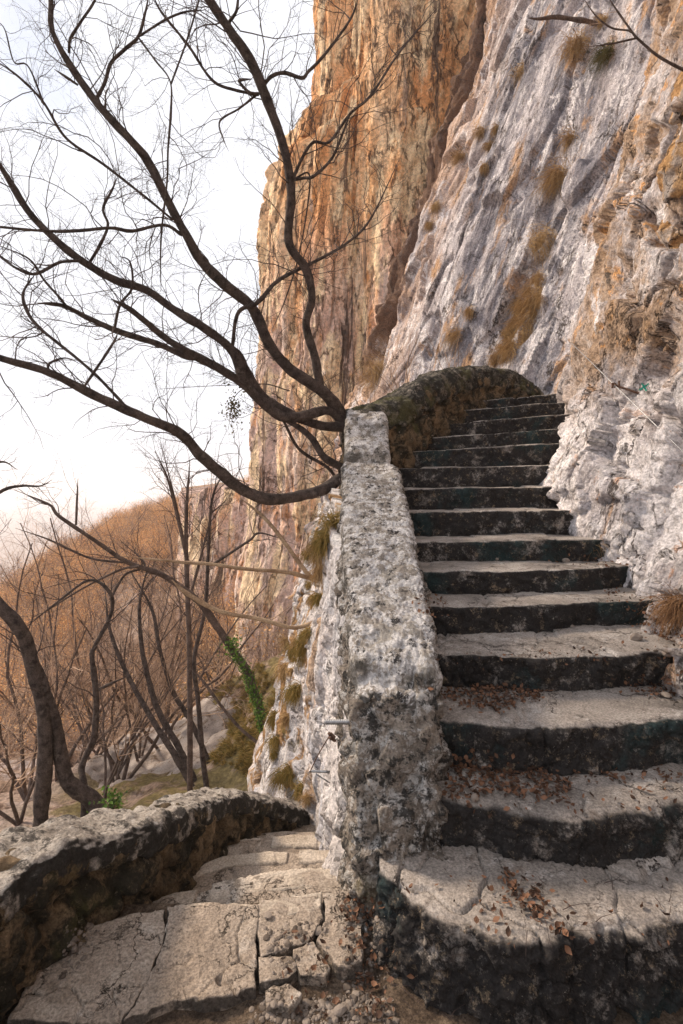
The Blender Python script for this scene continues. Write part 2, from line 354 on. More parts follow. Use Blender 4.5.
M['curvedcoping'] = layered('curved_wall_coping', [(0.3, (0.09, 0.08, 0.065)), (0.5, (0.20, 0.175, 0.145)), (0.7, (0.34, 0.30, 0.26))], 4, [dict(col=(0.018, 0.017, 0.014), scale=8, lo=0.41, hi=0.51, amt=0.95, rough=.78), dict(col=(0.42, 0.38, 0.33), scale=15, lo=0.60, hi=0.66, amt=0.7, rough=.8), dict(col=(0.09, 0.085, 0.03), scale=2.5, lo=0.5, hi=0.62, amt=0.6)], bump=(1, .03, 20))
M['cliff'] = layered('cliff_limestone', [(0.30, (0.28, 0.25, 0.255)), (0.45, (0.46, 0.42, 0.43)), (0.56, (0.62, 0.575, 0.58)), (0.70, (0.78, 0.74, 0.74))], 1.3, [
    dict(col=(0.14, 0.14, 0.17), scale=0.9, stretch=(1, 0, 0.22), lo=0.45, hi=0.57, amt=0.82, s=(9, 10.5), dist=.6, rough=.78),
    dict(col=(0.60, 0.36, 0.20), scale=0.6, stretch=(1, 0, 0.3), lo=0.36, hi=0.50, amt=0.75, e=(5.0, 3.0), rough=.75),
    dict(col=(0.27, 0.255, 0.28), scale=4, stretch=(1, 0, 0.28), lo=0.50, hi=0.60, amt=0.6, s=(9, 10.5), dist=.8, rough=.8),
    dict(col=(0.84, 0.80, 0.80), scale=2.4, stretch=(1, 0, 0.4), lo=0.52, hi=0.60, amt=0.8, dist=.8, rough=.8),
    dict(col=(0.50, 0.29, 0.14), scale=1.5, stretch=(1, 0, .4), lo=0.54, hi=0.63, amt=0.85, rough=.7),
    dict(col=(0.36, 0.235, 0.14), scale=1.9, stretch=(1, 0, .7), lo=0.40, hi=0.56, amt=0.85, s=(10.0, 8.3), h=(1.9, 2.8), rough=.72),
    dict(col=(0.86, 0.82, 0.83), scale=2.2, stretch=(1, 0, .7), lo=0.42, hi=0.54, amt=0.85, s=(9.6, 8.8), h=(2.5, 2.0), rough=.75),
    dict(col=(0.36, 0.32, 0.31), scale=2.2, stretch=(1, 0, .7), lo=0.42, hi=0.56, amt=0.85, s=(6.3, 5.9), rough=.72),
    dict(col=(0.50, 0.26, 0.14), scale=3.5, stretch=(1, 0, .8), lo=0.57, hi=0.63, amt=0.8, s=(9.6, 8.8), h=(2.5, 2.0), rough=.75),
    dict(col=(0.62, 0.32, 0.12), scale=2.9, stretch=(1, 0, .8), lo=0.555, hi=0.62, amt=0.9, s=(10.0, 8.3), h=(2.0, 2.8), rough=.7),
    dict(col=(0.16, 0.11, 0.08), scale=4.4, stretch=(1, 0, .35), lo=0.57, hi=0.63, amt=0.8, rough=.78),
    dict(col=(0.07, 0.06, 0.055), scale=9, stretch=(1, 0, .35), lo=0.565, hi=0.615, amt=0.85, rough=.8),
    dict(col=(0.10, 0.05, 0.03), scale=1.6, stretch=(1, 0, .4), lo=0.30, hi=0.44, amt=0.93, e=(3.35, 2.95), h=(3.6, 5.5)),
], cracks=[dict(col=(0.06, 0.04, 0.03), scale=1.2, stretch=(1, 0, .42), w=.018, amt=.85, lo=.46, hi=.58), dict(co=True, col=(0.10, 0.075, 0.06), scale=5.0, stretch=(1, 1, .55), w=.03, amt=.6, lo=.50, hi=.62)],
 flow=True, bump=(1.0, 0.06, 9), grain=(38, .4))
M['tower'] = layered('ochre_cliff', [(0.30, (0.52, 0.22, 0.085)), (0.43, (0.80, 0.40, 0.17)), (0.54, (0.88, 0.56, 0.31)), (0.68, (0.90, 0.70, 0.50))], 0.6, [
    dict(col=(0.62, 0.47, 0.42), scale=0.7, stretch=(1, 0, .22), lo=0.36, hi=0.52, amt=0.9, h=(10.5, 5.0), rough=.72),
    dict(col=(0.46, 0.36, 0.31), scale=1.3, stretch=(1, 0, .09), lo=0.56, hi=0.64, amt=0.75, rough=.72),
    dict(col=(0.80, 0.68, 0.60), scale=1.2, stretch=(1, 0, .15), lo=0.54, hi=0.62, amt=0.75, h=(10.5, 5.0)),
    dict(col=(0.93, 0.72, 0.46), scale=.9, stretch=(1, 0, .4), lo=0.49, hi=0.57, amt=0.85, rough=.65),
    dict(col=(0.60, 0.26, 0.08), scale=1.1, stretch=(1, 0, .5), lo=0.54, hi=0.62, amt=0.7, rough=.72),
    dict(col=(0.12, 0.075, 0.055), scale=1.5, stretch=(1, 0, .07), lo=0.575, hi=0.61, amt=0.9, rough=.68),
    dict(col=(0.17, 0.09, 0.05), scale=3.0, stretch=(1, 0, .3), lo=0.585, hi=0.63, amt=0.85, rough=.75),
], cracks=[dict(col=(0.12, 0.06, 0.035), scale=.5, stretch=(1, 0, .16), w=.018, amt=.9, warp=1.6, lo=.46, hi=.58), dict(col=(0.20, 0.11, 0.07), scale=2.0, stretch=(1, 0, .35), w=.05, amt=.8, lo=.44, hi=.56)],
 flow=True, stretch=(1, 1, .4), bump=(1.0, 0.16, 3.5), grain=(11, .35))
M['white'] = layered('white_tufa', [(0.3, (0.55, 0.50, 0.48)), (0.46, (0.72, 0.67, 0.66)), (0.65, (0.84, 0.81, 0.80))], 3, [
    dict(col=(0.50, 0.50, 0.56), scale=3, stretch=(1, 1, .4), lo=0.5, hi=0.62, amt=0.7),
    dict(col=(0.40, 0.21, 0.06), scale=2.6, stretch=(1, 1, .45), lo=0.51, hi=0.58, amt=0.9, s=(1.3, 2.6)),
    dict(col=(0.16, 0.12, 0.03), scale=3.6, stretch=(1, 1, .5), lo=0.58, hi=0.65, amt=0.8, s=(1.6, 3.0)),
    dict(col=(0.09, 0.08, 0.08), scale=13, stretch=(1, 1, .35), lo=0.61, hi=0.66, amt=0.75, rough=.75),
], cracks=[dict(col=(0.12, 0.09, 0.08), scale=2.6, stretch=(1, 0, .5), w=.02, amt=.8), dict(col=(0.25, 0.21, 0.2), scale=9, stretch=(1, 0, .5), w=.04, amt=.6)], flow=True, bump=(1.0, 0.04, 14), grain=(60, .35))
M['boulder'] = layered('ochre_boulder', [(0.3, (0.26, 0.14, 0.065)), (0.5, (0.46, 0.27, 0.12)), (0.7, (0.54, 0.40, 0.27))], 2.5, [
    dict(col=(0.08, 0.055, 0.04), scale=7, lo=0.56, hi=0.63, amt=0.8), dict(col=(0.42, 0.37, 0.34), scale=5, lo=0.5, hi=0.6, amt=0.8)], cracks=[dict(col=(0.05, 0.03, 0.02), scale=5, w=.04)], bump=(1, .03, 14))
M['soil'] = layered('gravelly_soil', [(0.3, (0.05, 0.035, 0.025)), (0.5, (0.12, 0.085, 0.06)), (0.7, (0.24, 0.18, 0.13))], 14, bump=(1, .03, 40), grain=(120, .5))
M['bark'] = layered('dark_bark', [(0.35, (0.035, 0.026, 0.024)), (0.6, (0.12, 0.092, 0.08))], 14, [
    dict(col=(0.16, 0.13, 0.11), scale=9, lo=0.58, hi=0.68, amt=0.7)], bump=(1, .02, 40))
M['barkpale'] = layered('grey_brown_bark', [(0.35, (0.075, 0.052, 0.044)), (0.6, (0.17, 0.125, 0.105))], 10, [
    dict(col=(0.25, 0.20, 0.17), scale=6, lo=0.58, hi=0.7, amt=0.6)], bump=(1, .02, 40))
M['bleached'] = layered('bleached_wood', [(0.35, (0.22, 0.14, 0.085)), (0.6, (0.40, 0.29, 0.19))], 12, stretch=(.4, 1, 1), bump=(.8, .01, 50))
M['twig'] = simple('twig_bark', (0.045, 0.030, 0.028), (0.10, 0.07, 0.06), 6, bumpv=0)
M['browntwig'] = simple('brown_twigs', (0.17, 0.11, 0.08), (0.60, 0.42, 0.30), 3, bumpv=0, island=True)
M['orangeleaf'] = simple('dry_orange_foliage', (0.58, 0.30, 0.12), (0.97, 0.62, 0.30), 0.25, bumpv=0, island=True)
M['straw'] = simple('dry_grass', (0.24, 0.14, 0.06), (0.62, 0.42, 0.20), 5, bumpv=0, island=True)
M['rustgrass'] = simple('rusty_grass', (0.12, 0.06, 0.03), (0.42, 0.24, 0.12), 5, bumpv=0, island=True)
M['mossgrass'] = simple('mossy_grass', (0.10, 0.085, 0.018), (0.40, 0.26, 0.08), 2, bumpv=0, island=True)
M['greengrass'] = simple('green_grass', (0.07, 0.08, 0.015), (0.20, 0.15, 0.05), 2, bumpv=0, island=True)
M['deadleaf'] = simple('dead_leaf', (0.035, 0.020, 0.014), (0.21, 0.105, 0.06), 20, rough=.7, bumpv=0, island=True)
M['ivy'] = simple('ivy_leaf', (0.04, 0.09, 0.012), (0.16, 0.27, 0.04), 20, rough=.5, bumpv=0, island=True)
M['olive'] = simple('olive_leaf', (0.05, 0.045, 0.02), (0.17, 0.13, 0.05), 20, rough=.6, bumpv=0, island=True)
M['pebble'] = simple('pebble_stone', (0.08, 0.062, 0.05), (0.27, 0.225, 0.19), 30, island=True)
M['scree'] = layered('hillside_ground', [(0.3, (0.18, 0.11, 0.07)), (0.5, (0.32, 0.22, 0.16)), (0.7, (0.46, 0.36, 0.31))], 0.45, [
    dict(col=(0.42, 0.34, 0.31), scale=0.6, lo=0.54, hi=0.62, amt=0.8),
    dict(col=(0.10, 0.045, 0.025), scale=2.0, lo=0.55, hi=0.62, amt=0.7),
    dict(col=(0.16, 0.13, 0.035), scale=1.2, lo=0.40, hi=0.52, amt=0.8, s=(-5.6, -4.2)),
], bump=(1, .15, 5), grain=(14, .4))
M['outcrop'] = layered('path_outcrop', [(0.3, (0.21, 0.17, 0.15)), (0.5, (0.35, 0.30, 0.27)), (0.7, (0.46, 0.41, 0.38))], 1.6, [
    dict(col=(0.12, 0.075, 0.04), scale=4, lo=0.56, hi=0.63, amt=0.8)], bump=(1, .04, 10))
M['steel'] = simple('galvanised_steel', (0.25, 0.25, 0.26), (0.42, 0.42, 0.43), 60, rough=.45, bumpv=.1); M['steel'].node_tree.nodes['Principled BSDF'].inputs['Metallic'].default_value = 0.7
M['rust'] = simple('rusty_steel', (0.07, 0.035, 0.022), (0.17, 0.10, 0.07), 50, rough=.7)
M['green'] = simple('green_paint', (0.005, 0.19, 0.14), (0.015, 0.27, 0.20), 60, rough=.6, bumpv=.1)
M['valley'] = layered('valley_woodland', [(0.3, (0.10, 0.085, 0.06)), (0.7, (0.26, 0.22, 0.17))], 0.006, bump=(0, 1, 1), grain=(.05, .3))
# ------------------------------------------------------------------ terrain
def tz(x, y):
    x = np.asarray(x, float); y = np.asarray(y, float)
    b = -1.25 - 0.31 * np.clip(y - 2, -6, 16)
    b = b - 0.22 * np.clip(-x - 2 - y * 0.12, 0, 30)
    b = b + 0.62 * np.clip(x + 0.33 * y - 0.3 + .5 * np.sin(y * .7), 0, 9) * sstep(6, 9, y) * (1 - sstep(19, 27, y))       # bank rising to the cliff foot
    hl = np.where(x < -19, np.exp(-((x + 19) / 10.5) ** 2), 1.0)
    b = b + 7.0 * hl * sstep(18, 52, y)
    b = b - 75 * sstep(58, 260, y) - 75 * sstep(25, 200, -x) * sstep(-50, 10, y) - 50 * sstep(-8, -60, y)
    b = np.maximum(b, -78 + 0 * b)
    p = np.stack([x.ravel(), y.ravel(), 0 * x.ravel()], 1)
    near = np.clip(np.hypot(x, y) / 6, 0.3, 3)
    return b + (fbm(p * 0.35, 5, .55).reshape(x.shape) * 0.28 * near) + fbm(p * .05 + 3, 3).reshape(x.shape) * 0.02 * np.clip(np.hypot(x, y) - 30, 0, 400)
def geo(a, b, n, k): t = np.linspace(0, 1, n); return a + (b - a) * (np.exp(k * t) - 1) / (math.exp(k) - 1)
ys = np.concatenate([-geo(0, 6000, 60, 7)[::-1][:-1], np.arange(0, 24, .12), 24 + geo(0, 9000, 200, 6)])
xs = np.concatenate([-12 - geo(0, 8000, 160, 6.5)[::-1], np.arange(-12, 6, .12)[1:], 6 + geo(0, 8000, 90, 7)])
X, Y = np.meshgrid(xs, ys, indexing='ij'); Z = tz(X, Y)
me = new_mesh('hillside', np.stack([X, Y, Z], -1).reshape(-1, 3), [gridfaces(len(xs), len(ys))[:, ::-1]])
tag(link('hillside', me, M['scree']), kind='structure')
# ------------------------------------------------------------------ cliffs
def ruled(base, zs, ds, lean, zbase=2.0):
    """base rows x,y ; lean rows matching (lx,ly)"""
    b = np.hstack([np.asarray(base, float), np.asarray(lean, float)]); L = np.linalg.norm(np.diff(b[:, :2], axis=0), axis=1).sum()
    S = spline(b, int(L / ds)); s = np.concatenate([[0], np.cumsum(np.linalg.norm(np.diff(S[:, :2], axis=0), axis=1))])
    G = np.zeros((len(S), len(zs), 3)); G[:, :, 2] = zs[None]
    for k in (0, 1): G[:, :, k] = S[:, k:k + 1] + S[:, 2 + k:3 + k] * (zs - zbase)[None]
    A = np.stack([np.repeat(s[:, None], len(zs), 1), np.repeat((s[-1] - s)[:, None], len(zs), 1), np.repeat(zs[None], len(s), 0)], -1)
    return G, A
# right cliff : leaning slab beyond, blocky vertical rock beside the stairs
cb = [(1.9, -3), (1.7, 0.5), (1.72, 2.1), (1.97, 2.8), (2.10, 3.4), (2.10, 3.9), (2.04, 4.5), (2.14, 5.1), (2.38, 5.9), (2.70, 6.6), (2.72, 7.7), (1.85, 9.2), (0.7, 10.8), (0.05, 11.8), (-0.10, 12.5), (-0.02, 15.0)]
cl = [(.1, 0), (.1, 0), (.10, 0), (.10, .0), (.12, 0), (.14, 0.0), (.18, .02), (.23, .03), (.27, .03), (.29, .03), (.30, .03), (.30, .03), (.31, .02), (.32, .02), (.325, 0), (.325, 0)]
zs = np.concatenate([np.linspace(-1.2, 0.6, 20)[:-1], np.arange(0.6, 3.2, 0.016), 3.2 + geo(0, 14, 300, 1.3)[1:]])
G, A = ruled(cb, zs, 0.017, cl)
s_, z_ = A[:, :, 0].ravel(), A[:, :, 2].ravel(); se_ = A[:, :, 1].ravel()
def cliff_d(p, N):
    y = p[:, 1]; near = 1 - sstep(5.0, 7.6, y)
    warp = np.stack([s_, 0 * s_, z_ * .35], 1)
    # rock mass bulging towards the stairs low down
    d = 0.05 * sstep(2.9, 3.6, y) * (1 - sstep(4.9, 6.0, y)) * (1 - sstep(1.9, 2.7, z_ + .15 * (3.8 - y)))
    lowz = 1 - sstep(1.6, 3.0, z_)
    d += near * (0.11 * fbm(p * .8, 3) + .02 * fbm(p * 3.1, 3)) - .05 * near
    d += near * (facet(p * np.array((1, 1, .8)), 1.7, .16) + facet(p, 4.6, .055, .3, 5.) * (.6 + .6 * lowz) + facet(p, 12., .018, .3, 9.))
    d += near * grooves(p[:, 1] + .03 * fbm(p * 4, 2), z_ + .03 * fbm(p * 4 + 7, 2), [([(3.5, 5.3), (3.85, 4.6), (4.1, 4.25), (4.3, 4.0), (4.0, 3.5), (3.5, 3.25)], .085, .28), ([(3.5, 3.4), (3.3, 3.0), (3.4, 2.7), (3.3, 2.5)], .03, .12),
        ([(3.42, 2.1), (3.25, 1.95), (3.1, 1.6), (2.95, 1.1)], .03, .10), ([(3.25, 1.95), (3.3, 1.65), (3.42, 1.1)], .03, .10), ([(4.2, 2.3), (3.9, 1.7), (3.6, 1.5)], .02, .06)])
    sl = 1 - near
    fw = np.stack([s_, 0 * s_, z_ * .38], 1)
    d += sl * (0.18 * fbm(warp * np.array((.7, 1, .5)), 3) + 0.03 * fbm(warp * np.array((2.2, 1, .8)) + 7, 4, .5) + facet(fw * np.array((1, 1, 1.3)) + s_[:, None] * np.array((0, 0, .4)), .8, .16, .5) + facet(fw, 3.6, .028, .35, 3.) + facet(p * np.array((1, 1, .7)), 7., .012, .3, 7.))
    d += 0.005 * fbm(p * 12, 3, .6)
    d -= .5 * np.exp(-((se_ - 3.0 - .12 * fbm(warp * 1.5, 3)) / .15) ** 2) * sstep(4.0, 6.0, z_)
    # broken edge beside the ochre wall
    d += 0.28 * fbm(p * 1.1 + 40, 4, .6) * sstep(15.0, 17.0, s_)
    return d
G0 = G; G = displace(G, cliff_d, wrap=False, ref=(-1, -.3, 0)); dl = np.linalg.norm(G - G0, axis=2); A[:, :, 0] += .9 * dl; A[:, :, 2] += .6 * dl
back = G[:, -1] + np.array((9, 2.0, 1.0)); back[:, 0] = np.maximum(back[:, 0], 12)
G = np.concatenate([G, back[:, None]], 1); A = np.concatenate([A, A[:, -1:]], 1)
cm = new_mesh('cliff', G.reshape(-1, 3), [gridfaces(*G.shape[:2])], attr=A.reshape(-1, 3))
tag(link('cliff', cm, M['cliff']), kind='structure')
# ochre tower
tb = [(8, 13.2), (5.2, 13.4), (3.2, 14.0), (1.6, 14.2), (0.4, 15.3), (-1.1, 15.4), (-2.4, 16.4), (-3.3, 17.6), (-3.4, 19.0), (-2.0, 22), (3, 24), (9, 24)]
tl = [(0, 0)] * 12
zs = np.concatenate([np.arange(-7, 2, .07), np.arange(2, 22, .055)])
G, A = ruled(tb, zs, 0.05, tl, 0)
z = G[:, :, 2]; x = G[:, :, 0]; lw = sstep(1.5, -2.5, x)
# left outline of the tower, measured against the sky
zo = np.array([-7, -2, 0.0, 1.6, 4.5, 7, 10.2, 12.0, 12.25, 13.2, 13.45, 22])
xo = np.array([-3.9, -3.4, -3.0, -2.85, -2.8, -2.6, -2.4, -2.1, -1.65, -1.45, -.72, -.5])
sh = np.interp(z, zo, xo) + 3.3; G[:, :, 0] += lw * sh
s_, z_ = A[:, :, 0].ravel(), A[:, :, 2].ravel()
def tower_d(p, N):
    fw = np.stack([s_, 0 * s_, z_ * .2], 1)
    return .5 * tower_d0(p, N) + facet(fw, .7, .34, .3) + facet(fw * np.array((1, 1, 1.4)), 2.2, .08, .3, 3.) + facet(np.stack([s_, 0 * s_, z_ * .6], 1), 5.5, .03, .3, 6.)
def tower_d0(p, N):
    w = np.stack([s_, 0 * s_, z_ * .16], 1); w2 = np.stack([s_, 0 * s_, z_ * .5], 1)
    d = .7 * fbm(w * .35, 2) + 0.40 * fbm(w * 0.9 + 2, 3, .5, True) + 0.22 * fbm(w2 * 1.5 + 8, 4, .55) + .10 * fbm(w * 4, 3, .5, True)
    f1, f2, c = worley(np.stack([s_ * .8 + .3 * fbm(w2, 2), 0 * s_, z_ * .28 + .5 * fbm(w2 * 1.5, 2)], 1)); e = f2 - f1
    d += 0.45 * ((c % 9) / 9 - .5) * sstep(0, .06, e) - .22 * (1 - sstep(0, .04, e))
    f1, f2, c = worley(np.stack([s_ * 2.6 + .3 * fbm(w2 * 2, 2), 0 * s_, z_ * 1.1], 1)); e = f2 - f1
    return d + 0.12 * ((c % 9) / 9 - .5) * sstep(0, .1, e) + .03 * fbm(p * 6, 3, .6)
G0 = G; G = displace(G, lambda p, N: tower_d(p, N) * .62, wrap=False, ref=(-.2, -1, 0)); dl = np.linalg.norm(G - G0, axis=2); A[:, :, 0] += .8 * dl; A[:, :, 2] += .5 * dl
top = G[:, -1] * .55 + np.array((3.5, 9, 10.5)) ; G = np.concatenate([G, top[:, None]], 1); A = np.concatenate([A, A[:, -1:]], 1)
tag(link('cliff_tower', new_mesh('cliff_tower', G.reshape(-1, 3), [gridfaces(*G.shape[:2])], attr=A.reshape(-1, 3)), M['tower']), kind='structure')
# far buttress, lower, behind the tower
G, A = ruled([(-2, 24), (-5, 24.5), (-6.3, 26), (-8.2, 27.5), (-8.4, 30), (-6, 34)], np.arange(-9, 1.3, .09), .09, [(0, 0)] * 6, 0)
s_, z_ = A[:, :, 0].ravel(), A[:, :, 2].ravel(); G = displace(G, lambda p, N: tower_d(p, N) * .8, wrap=False, ref=(-.2, -1, 0))
G[:, :, 0] += (G[:, :, 2] - 1) * .10; G[:, :, 2] += (.7 * fbm(np.stack([s_ * .35, 0 * s_, 0 * s_], 1), 3)).reshape(G.shape[:2]) * sstep(-3, 2, G[:, :, 2]) - .8 * sstep(3.5, 0, A[:, :, 1] * 0 + np.abs(A[:, :, 0] - 7.0)) * 0
top = G[:, -1] + np.array((2, 5, .4)); G = np.concatenate([G, top[:, None]], 1); A = np.concatenate([A, A[:, -1:]], 1)
tag(link('cliff_buttress', new_mesh('cliff_buttress', G.reshape(-1, 3), [gridfaces(*G.shape[:2])], attr=A.reshape(-1, 3)), M['tower']), kind='structure')
# whitish rock mass under the parapet, left side
wb = [(0.30, 1.98), (0.10, 2.02), (0.0, 2.2), (-0.06, 2.7), (-0.16, 3.4), (-0.24, 4.0), (-0.48, 4.9), (-0.66, 5.7), (-0.42, 6.5), (0.6, 7.2), (2.5, 7.8)]
zs = np.concatenate([np.linspace(-4, -1, 60)[:-1], np.arange(-1, 2.0, .016)])
G, A = ruled(wb, zs, 0.016, [(0, 0)] * 11, 0)
yy, zz = G[:, :, 1], G[:, :, 2]
G[:, :, 0] += 0.05 * np.clip(zz, -3, 2) * sstep(1.9, 2.3, yy) + 0.20 * np.clip(zz + .2, -1.2, 2) * sstep(3.2, 6, yy) - 0.07 * (1 - sstep(-.35, .55, zz)) * (1 - sstep(2.4, 3.4, yy))
topz = np.interp(yy, [1.9, 2.3, 2.9, 3.6, 4.6, 5.4, 6, 8], [.5, .80, 1.05, 1.3, 1.6, 1.55, 1.1, 1.0])
G[:, :, 2] = np.where(zz > -1, -1 + (zz + 1) * (topz + 1) / 3.0, zz)
s_ = A[:, :, 0].ravel()
def white_d(p, N):
    w = p * np.array((1, 1, .5))
    f1, f2, c = worley(p * np.array((4.2, 4.2, 2.4)) + .5 * fbm(p * 3, 3)[:, None]); e = f2 - f1
    return facet(p * np.array((1, 1, .55)), 2.2, .08) + facet(p * np.array((1, 1, .6)), 7, .016, .3, 4.) + .07 * fbm(w * 1.6, 4) + .02 * fbm(w * 5, 4, .55) + .05 * ((c % 9) / 9 - .5) * sstep(0, .15, e) - .025 * (1 - sstep(0, .08, e)) + .012 * fbm(w * 16, 3)
G0 = G; G = displace(G, white_d, wrap=False, ref=(-1, -.1, 0)); dl = np.linalg.norm(G - G0, axis=2); A[:, :, 0] += .9 * dl; A[:, :, 2] += .6 * dl
top = G[:, -1].copy(); top[:, 0] = np.clip(top[:, 0] + .3, .2, .3); top[:, 2] -= .05
G = np.concatenate([G, top[:, None]], 1); A = np.concatenate([A, A[:, -1:]], 1)
tag(link('rock_face', new_mesh('rock_face', G.reshape(-1, 3), [gridfaces(*G.shape[:2])], attr=A.reshape(-1, 3)), M['white']), kind='structure')
# ------------------------------------------------------------------ upper staircase
def crack(p, s, w=0.02, seed=0.):
    q = p * s + seed; q = q + .25 * np.stack([fbm(p * 3 + seed, 3), fbm(p * 3 + 9 + seed, 3), 0 * p[:, 0]], 1); q[:, 2] = .5 + seed
    f1, f2, c = worley(q); return 1 - sstep(0, w, (f2 - f1) / s), c
def stone_step(nose, zt, rise, depth, r, seed, res, amp=1.0):
    """nose: rows x,y along the front edge. closed block"""
    nose = np.asarray(nose, float); L = np.linalg.norm(np.diff(nose, axis=0), axis=1).sum()
    S = spline(nose, max(8, int(L / res))); n = len(S)
    per = 2 * (depth + rise); m = int(per / res / 1.0)
    q = rrect(0, depth, -rise, 0, .02, m, r)
    G = np.zeros((n, m, 3)); G[:, :, 0] = S[:, :1]; G[:, :, 1] = S[:, 1:] + q[None, :, 0]; G[:, :, 2] = zt + q[None, :, 1]
    e = 0.025 * amp * (fbm(np.stack([S[:, 0] * 2.2, S[:, 0] * 0 + seed, S[:, 0] * 0], 1), 3) + .6 * fbm(np.stack([S[:, 0] * 9, S[:, 0] * 0 + seed, S[:, 0] * 0], 1), 3, .6))
    G[:, :, 1] += e[:, None] * (q[None, :, 0] < depth * .5)
    def f(p, N):
        up = sstep(.35, .85, N[:, 2]); front = 1 - up
        ck, c = crack(p * np.array((1, .6, 1)), 1.9, .012, seed)
        g = front * amp * (.016 * fbm(p * 6 + seed, 4, .55) + .012 * fbm(p * 22 + seed, 3, .6, True)) + up * (.009 * fbm(p * 2.5 + seed, 3) + .002 * fbm(p * 14, 3))
        f1, f2, cc = worley(p * 9 + seed); g += front * facet(p, 5, .018 * amp, .3, seed)
        return g + .016 * ((c % 5) / 5 - .5) * up + .02 * ((c % 7) / 7 - .5) * front - ck * (.016 * up + .026 * front) * amp
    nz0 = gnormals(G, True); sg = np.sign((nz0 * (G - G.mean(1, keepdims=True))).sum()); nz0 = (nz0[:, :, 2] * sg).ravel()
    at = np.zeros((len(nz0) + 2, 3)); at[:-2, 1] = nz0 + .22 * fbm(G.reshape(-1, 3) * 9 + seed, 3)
    G = displace(G, f); V, Fc = closed_loft(G); return new_mesh('step', V, Fc, attr=at)
stairs = thing('staircase', (1.0, 1.6, 0.0), 'worn upper stone staircase climbing between the lichened parapet and the cliff', 'staircase')
# (nosing y in image at middle, distance, left x, right x, depth skew to the right)
ST = [  # polyline of (px,py) along the nosing, distance at the middle
 ([(381, 888), (416, 923), (466, 943), (511, 958), (581, 950), (641, 945), (700, 938), (780, 934), (860, 932)], 0.25),
 ([(400, 800), (447, 806), (483, 813), (565, 825), (644, 818), (690, 814), (760, 812), (840, 812)], 0.43),
 ([(400, 722), (445, 723), (520, 730), (600, 731), (683, 724), (780, 722)], 0.62),
 ([(395, 655), (432, 655), (500, 658), (560, 659), (683, 654), (730, 655)], 0.785),
 ([(390, 608), (425, 607), (500, 607), (560, 604), (665, 600), (720, 598)], 0.935),
 ([(385, 572), (420, 572), (500, 572), (560, 570), (640, 566), (690, 566)], 1.07),
]
zprev = 0.0
for k, (nose, z) in enumerate(ST):
    pts = []
    for px, py in nose:
        d = (1.62 - z) / ((py - 485) / 512.0); q = P(px, py, d); pts.append((q[0], q[1]))
    rise = z - zprev + (.10 if k else .12); zprev = z
    rr = (.045, .05, .03, .02, .015, .015)[k]
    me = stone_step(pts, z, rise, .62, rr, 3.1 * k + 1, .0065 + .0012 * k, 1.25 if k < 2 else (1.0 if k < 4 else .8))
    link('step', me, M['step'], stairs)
UP = [  # nosing y left, y right, px left, px right, d left, d right
 (543, 538, 385, 620, 3.72, 3.70), (512, 509, 385, 600, 4.18, 4.15), (489, 486, 385, 590, 4.60, 4.55), (468, 465, 385, 580, 4.98, 4.88),
 (452, 443, 395, 575, 5.36, 5.15), (440, 427, 405, 575, 5.70, 5.42), (426, 413, 420, 580, 6.02, 5.72), (412, 400, 440, 585, 6.36, 6.02), (404, 390, 455, 590, 6.7, 6.32)]
for k, (yl, yr, xl, xr, dl, dr) in enumerate(UP):
    a, b = P(xl, yl, dl), P(xr, yr, dr); z = (a[2] + b[2]) / 2
    w = [(a[0] + (b[0] - a[0]) * t, a[1] + (b[1] - a[1]) * t - .03 * math.sin(t * 3.1)) for t in np.linspace(0, 1, 5)]
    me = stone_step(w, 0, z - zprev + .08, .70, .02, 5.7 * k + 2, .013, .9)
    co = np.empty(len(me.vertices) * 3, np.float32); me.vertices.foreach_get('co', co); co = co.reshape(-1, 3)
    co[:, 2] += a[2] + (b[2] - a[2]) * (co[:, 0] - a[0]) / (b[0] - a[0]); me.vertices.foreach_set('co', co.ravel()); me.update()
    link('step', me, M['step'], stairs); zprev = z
# fill under the stairs, and the landing where the climb turns
def block(x0, x1, y0, y1, z0, z1, name, mat, parent=None, amp=.03, n=24):
    sp = [(x0 + (x1 - x0) * .5, y0, (x1 - x0) / 2, z0, z1), (x0 + (x1 - x0) * .5, y1, (x1 - x0) / 2, z0, z1)]
    G = wall_loft(sp, 90, (y1 - y0) / n, .05); G = displace(G, lambda p, N: amp * fbm(p * 4, 3)); V, Fc = closed_loft(G)
    return link(name, new_mesh(name, V, Fc), mat, parent)
block(.35, 1.9, 1.95, 7.2, -1.5, .28, 'foundation', M['darkrubble'], stairs)
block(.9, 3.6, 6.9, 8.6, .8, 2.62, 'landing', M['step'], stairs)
# ------------------------------------------------------------------ parapet between the stairs and the lower path
par = thing('parapet_wall', (0.2, 3.0, 0.8), 'thick lichen-speckled stone parapet running up along the left of the upper staircase', 'wall')
top = [(0.215, 1.98, .175, .84), (0.22, 2.15, .185, .95), (0.225, 2.5, .195, 1.09), (0.225, 3.0, .215, 1.285), (0.24, 3.6, .225, 1.495), (0.255, 4.2, .235, 1.69), (0.265, 4.62, .245, 1.815)]
def body_d(p, N):
    r, e = rubble(p, 6.0, .016); return r + facet(p, 7., .045, .4) + .018 * fbm(p * 10, 4, .6) + .006 * fbm(p * 40, 2)
G = wall_loft([(a, b - .02, w + .006, -.5 if b < 2.3 else .1, t - (.055 if b < 2 else .10)) for a, b, w, t in top], 300, .0095, .09)
G[:, :, 1] -= 0.10 * (1 - sstep(1.9, 2.15, G[:, :, 1])) * sstep(.75, .3, G[:, :, 2])
G = displace(G, body_d); V, Fc = closed_loft(G); link('rubble_body', new_mesh('rubble_body', V, Fc), M['rubble'], par)
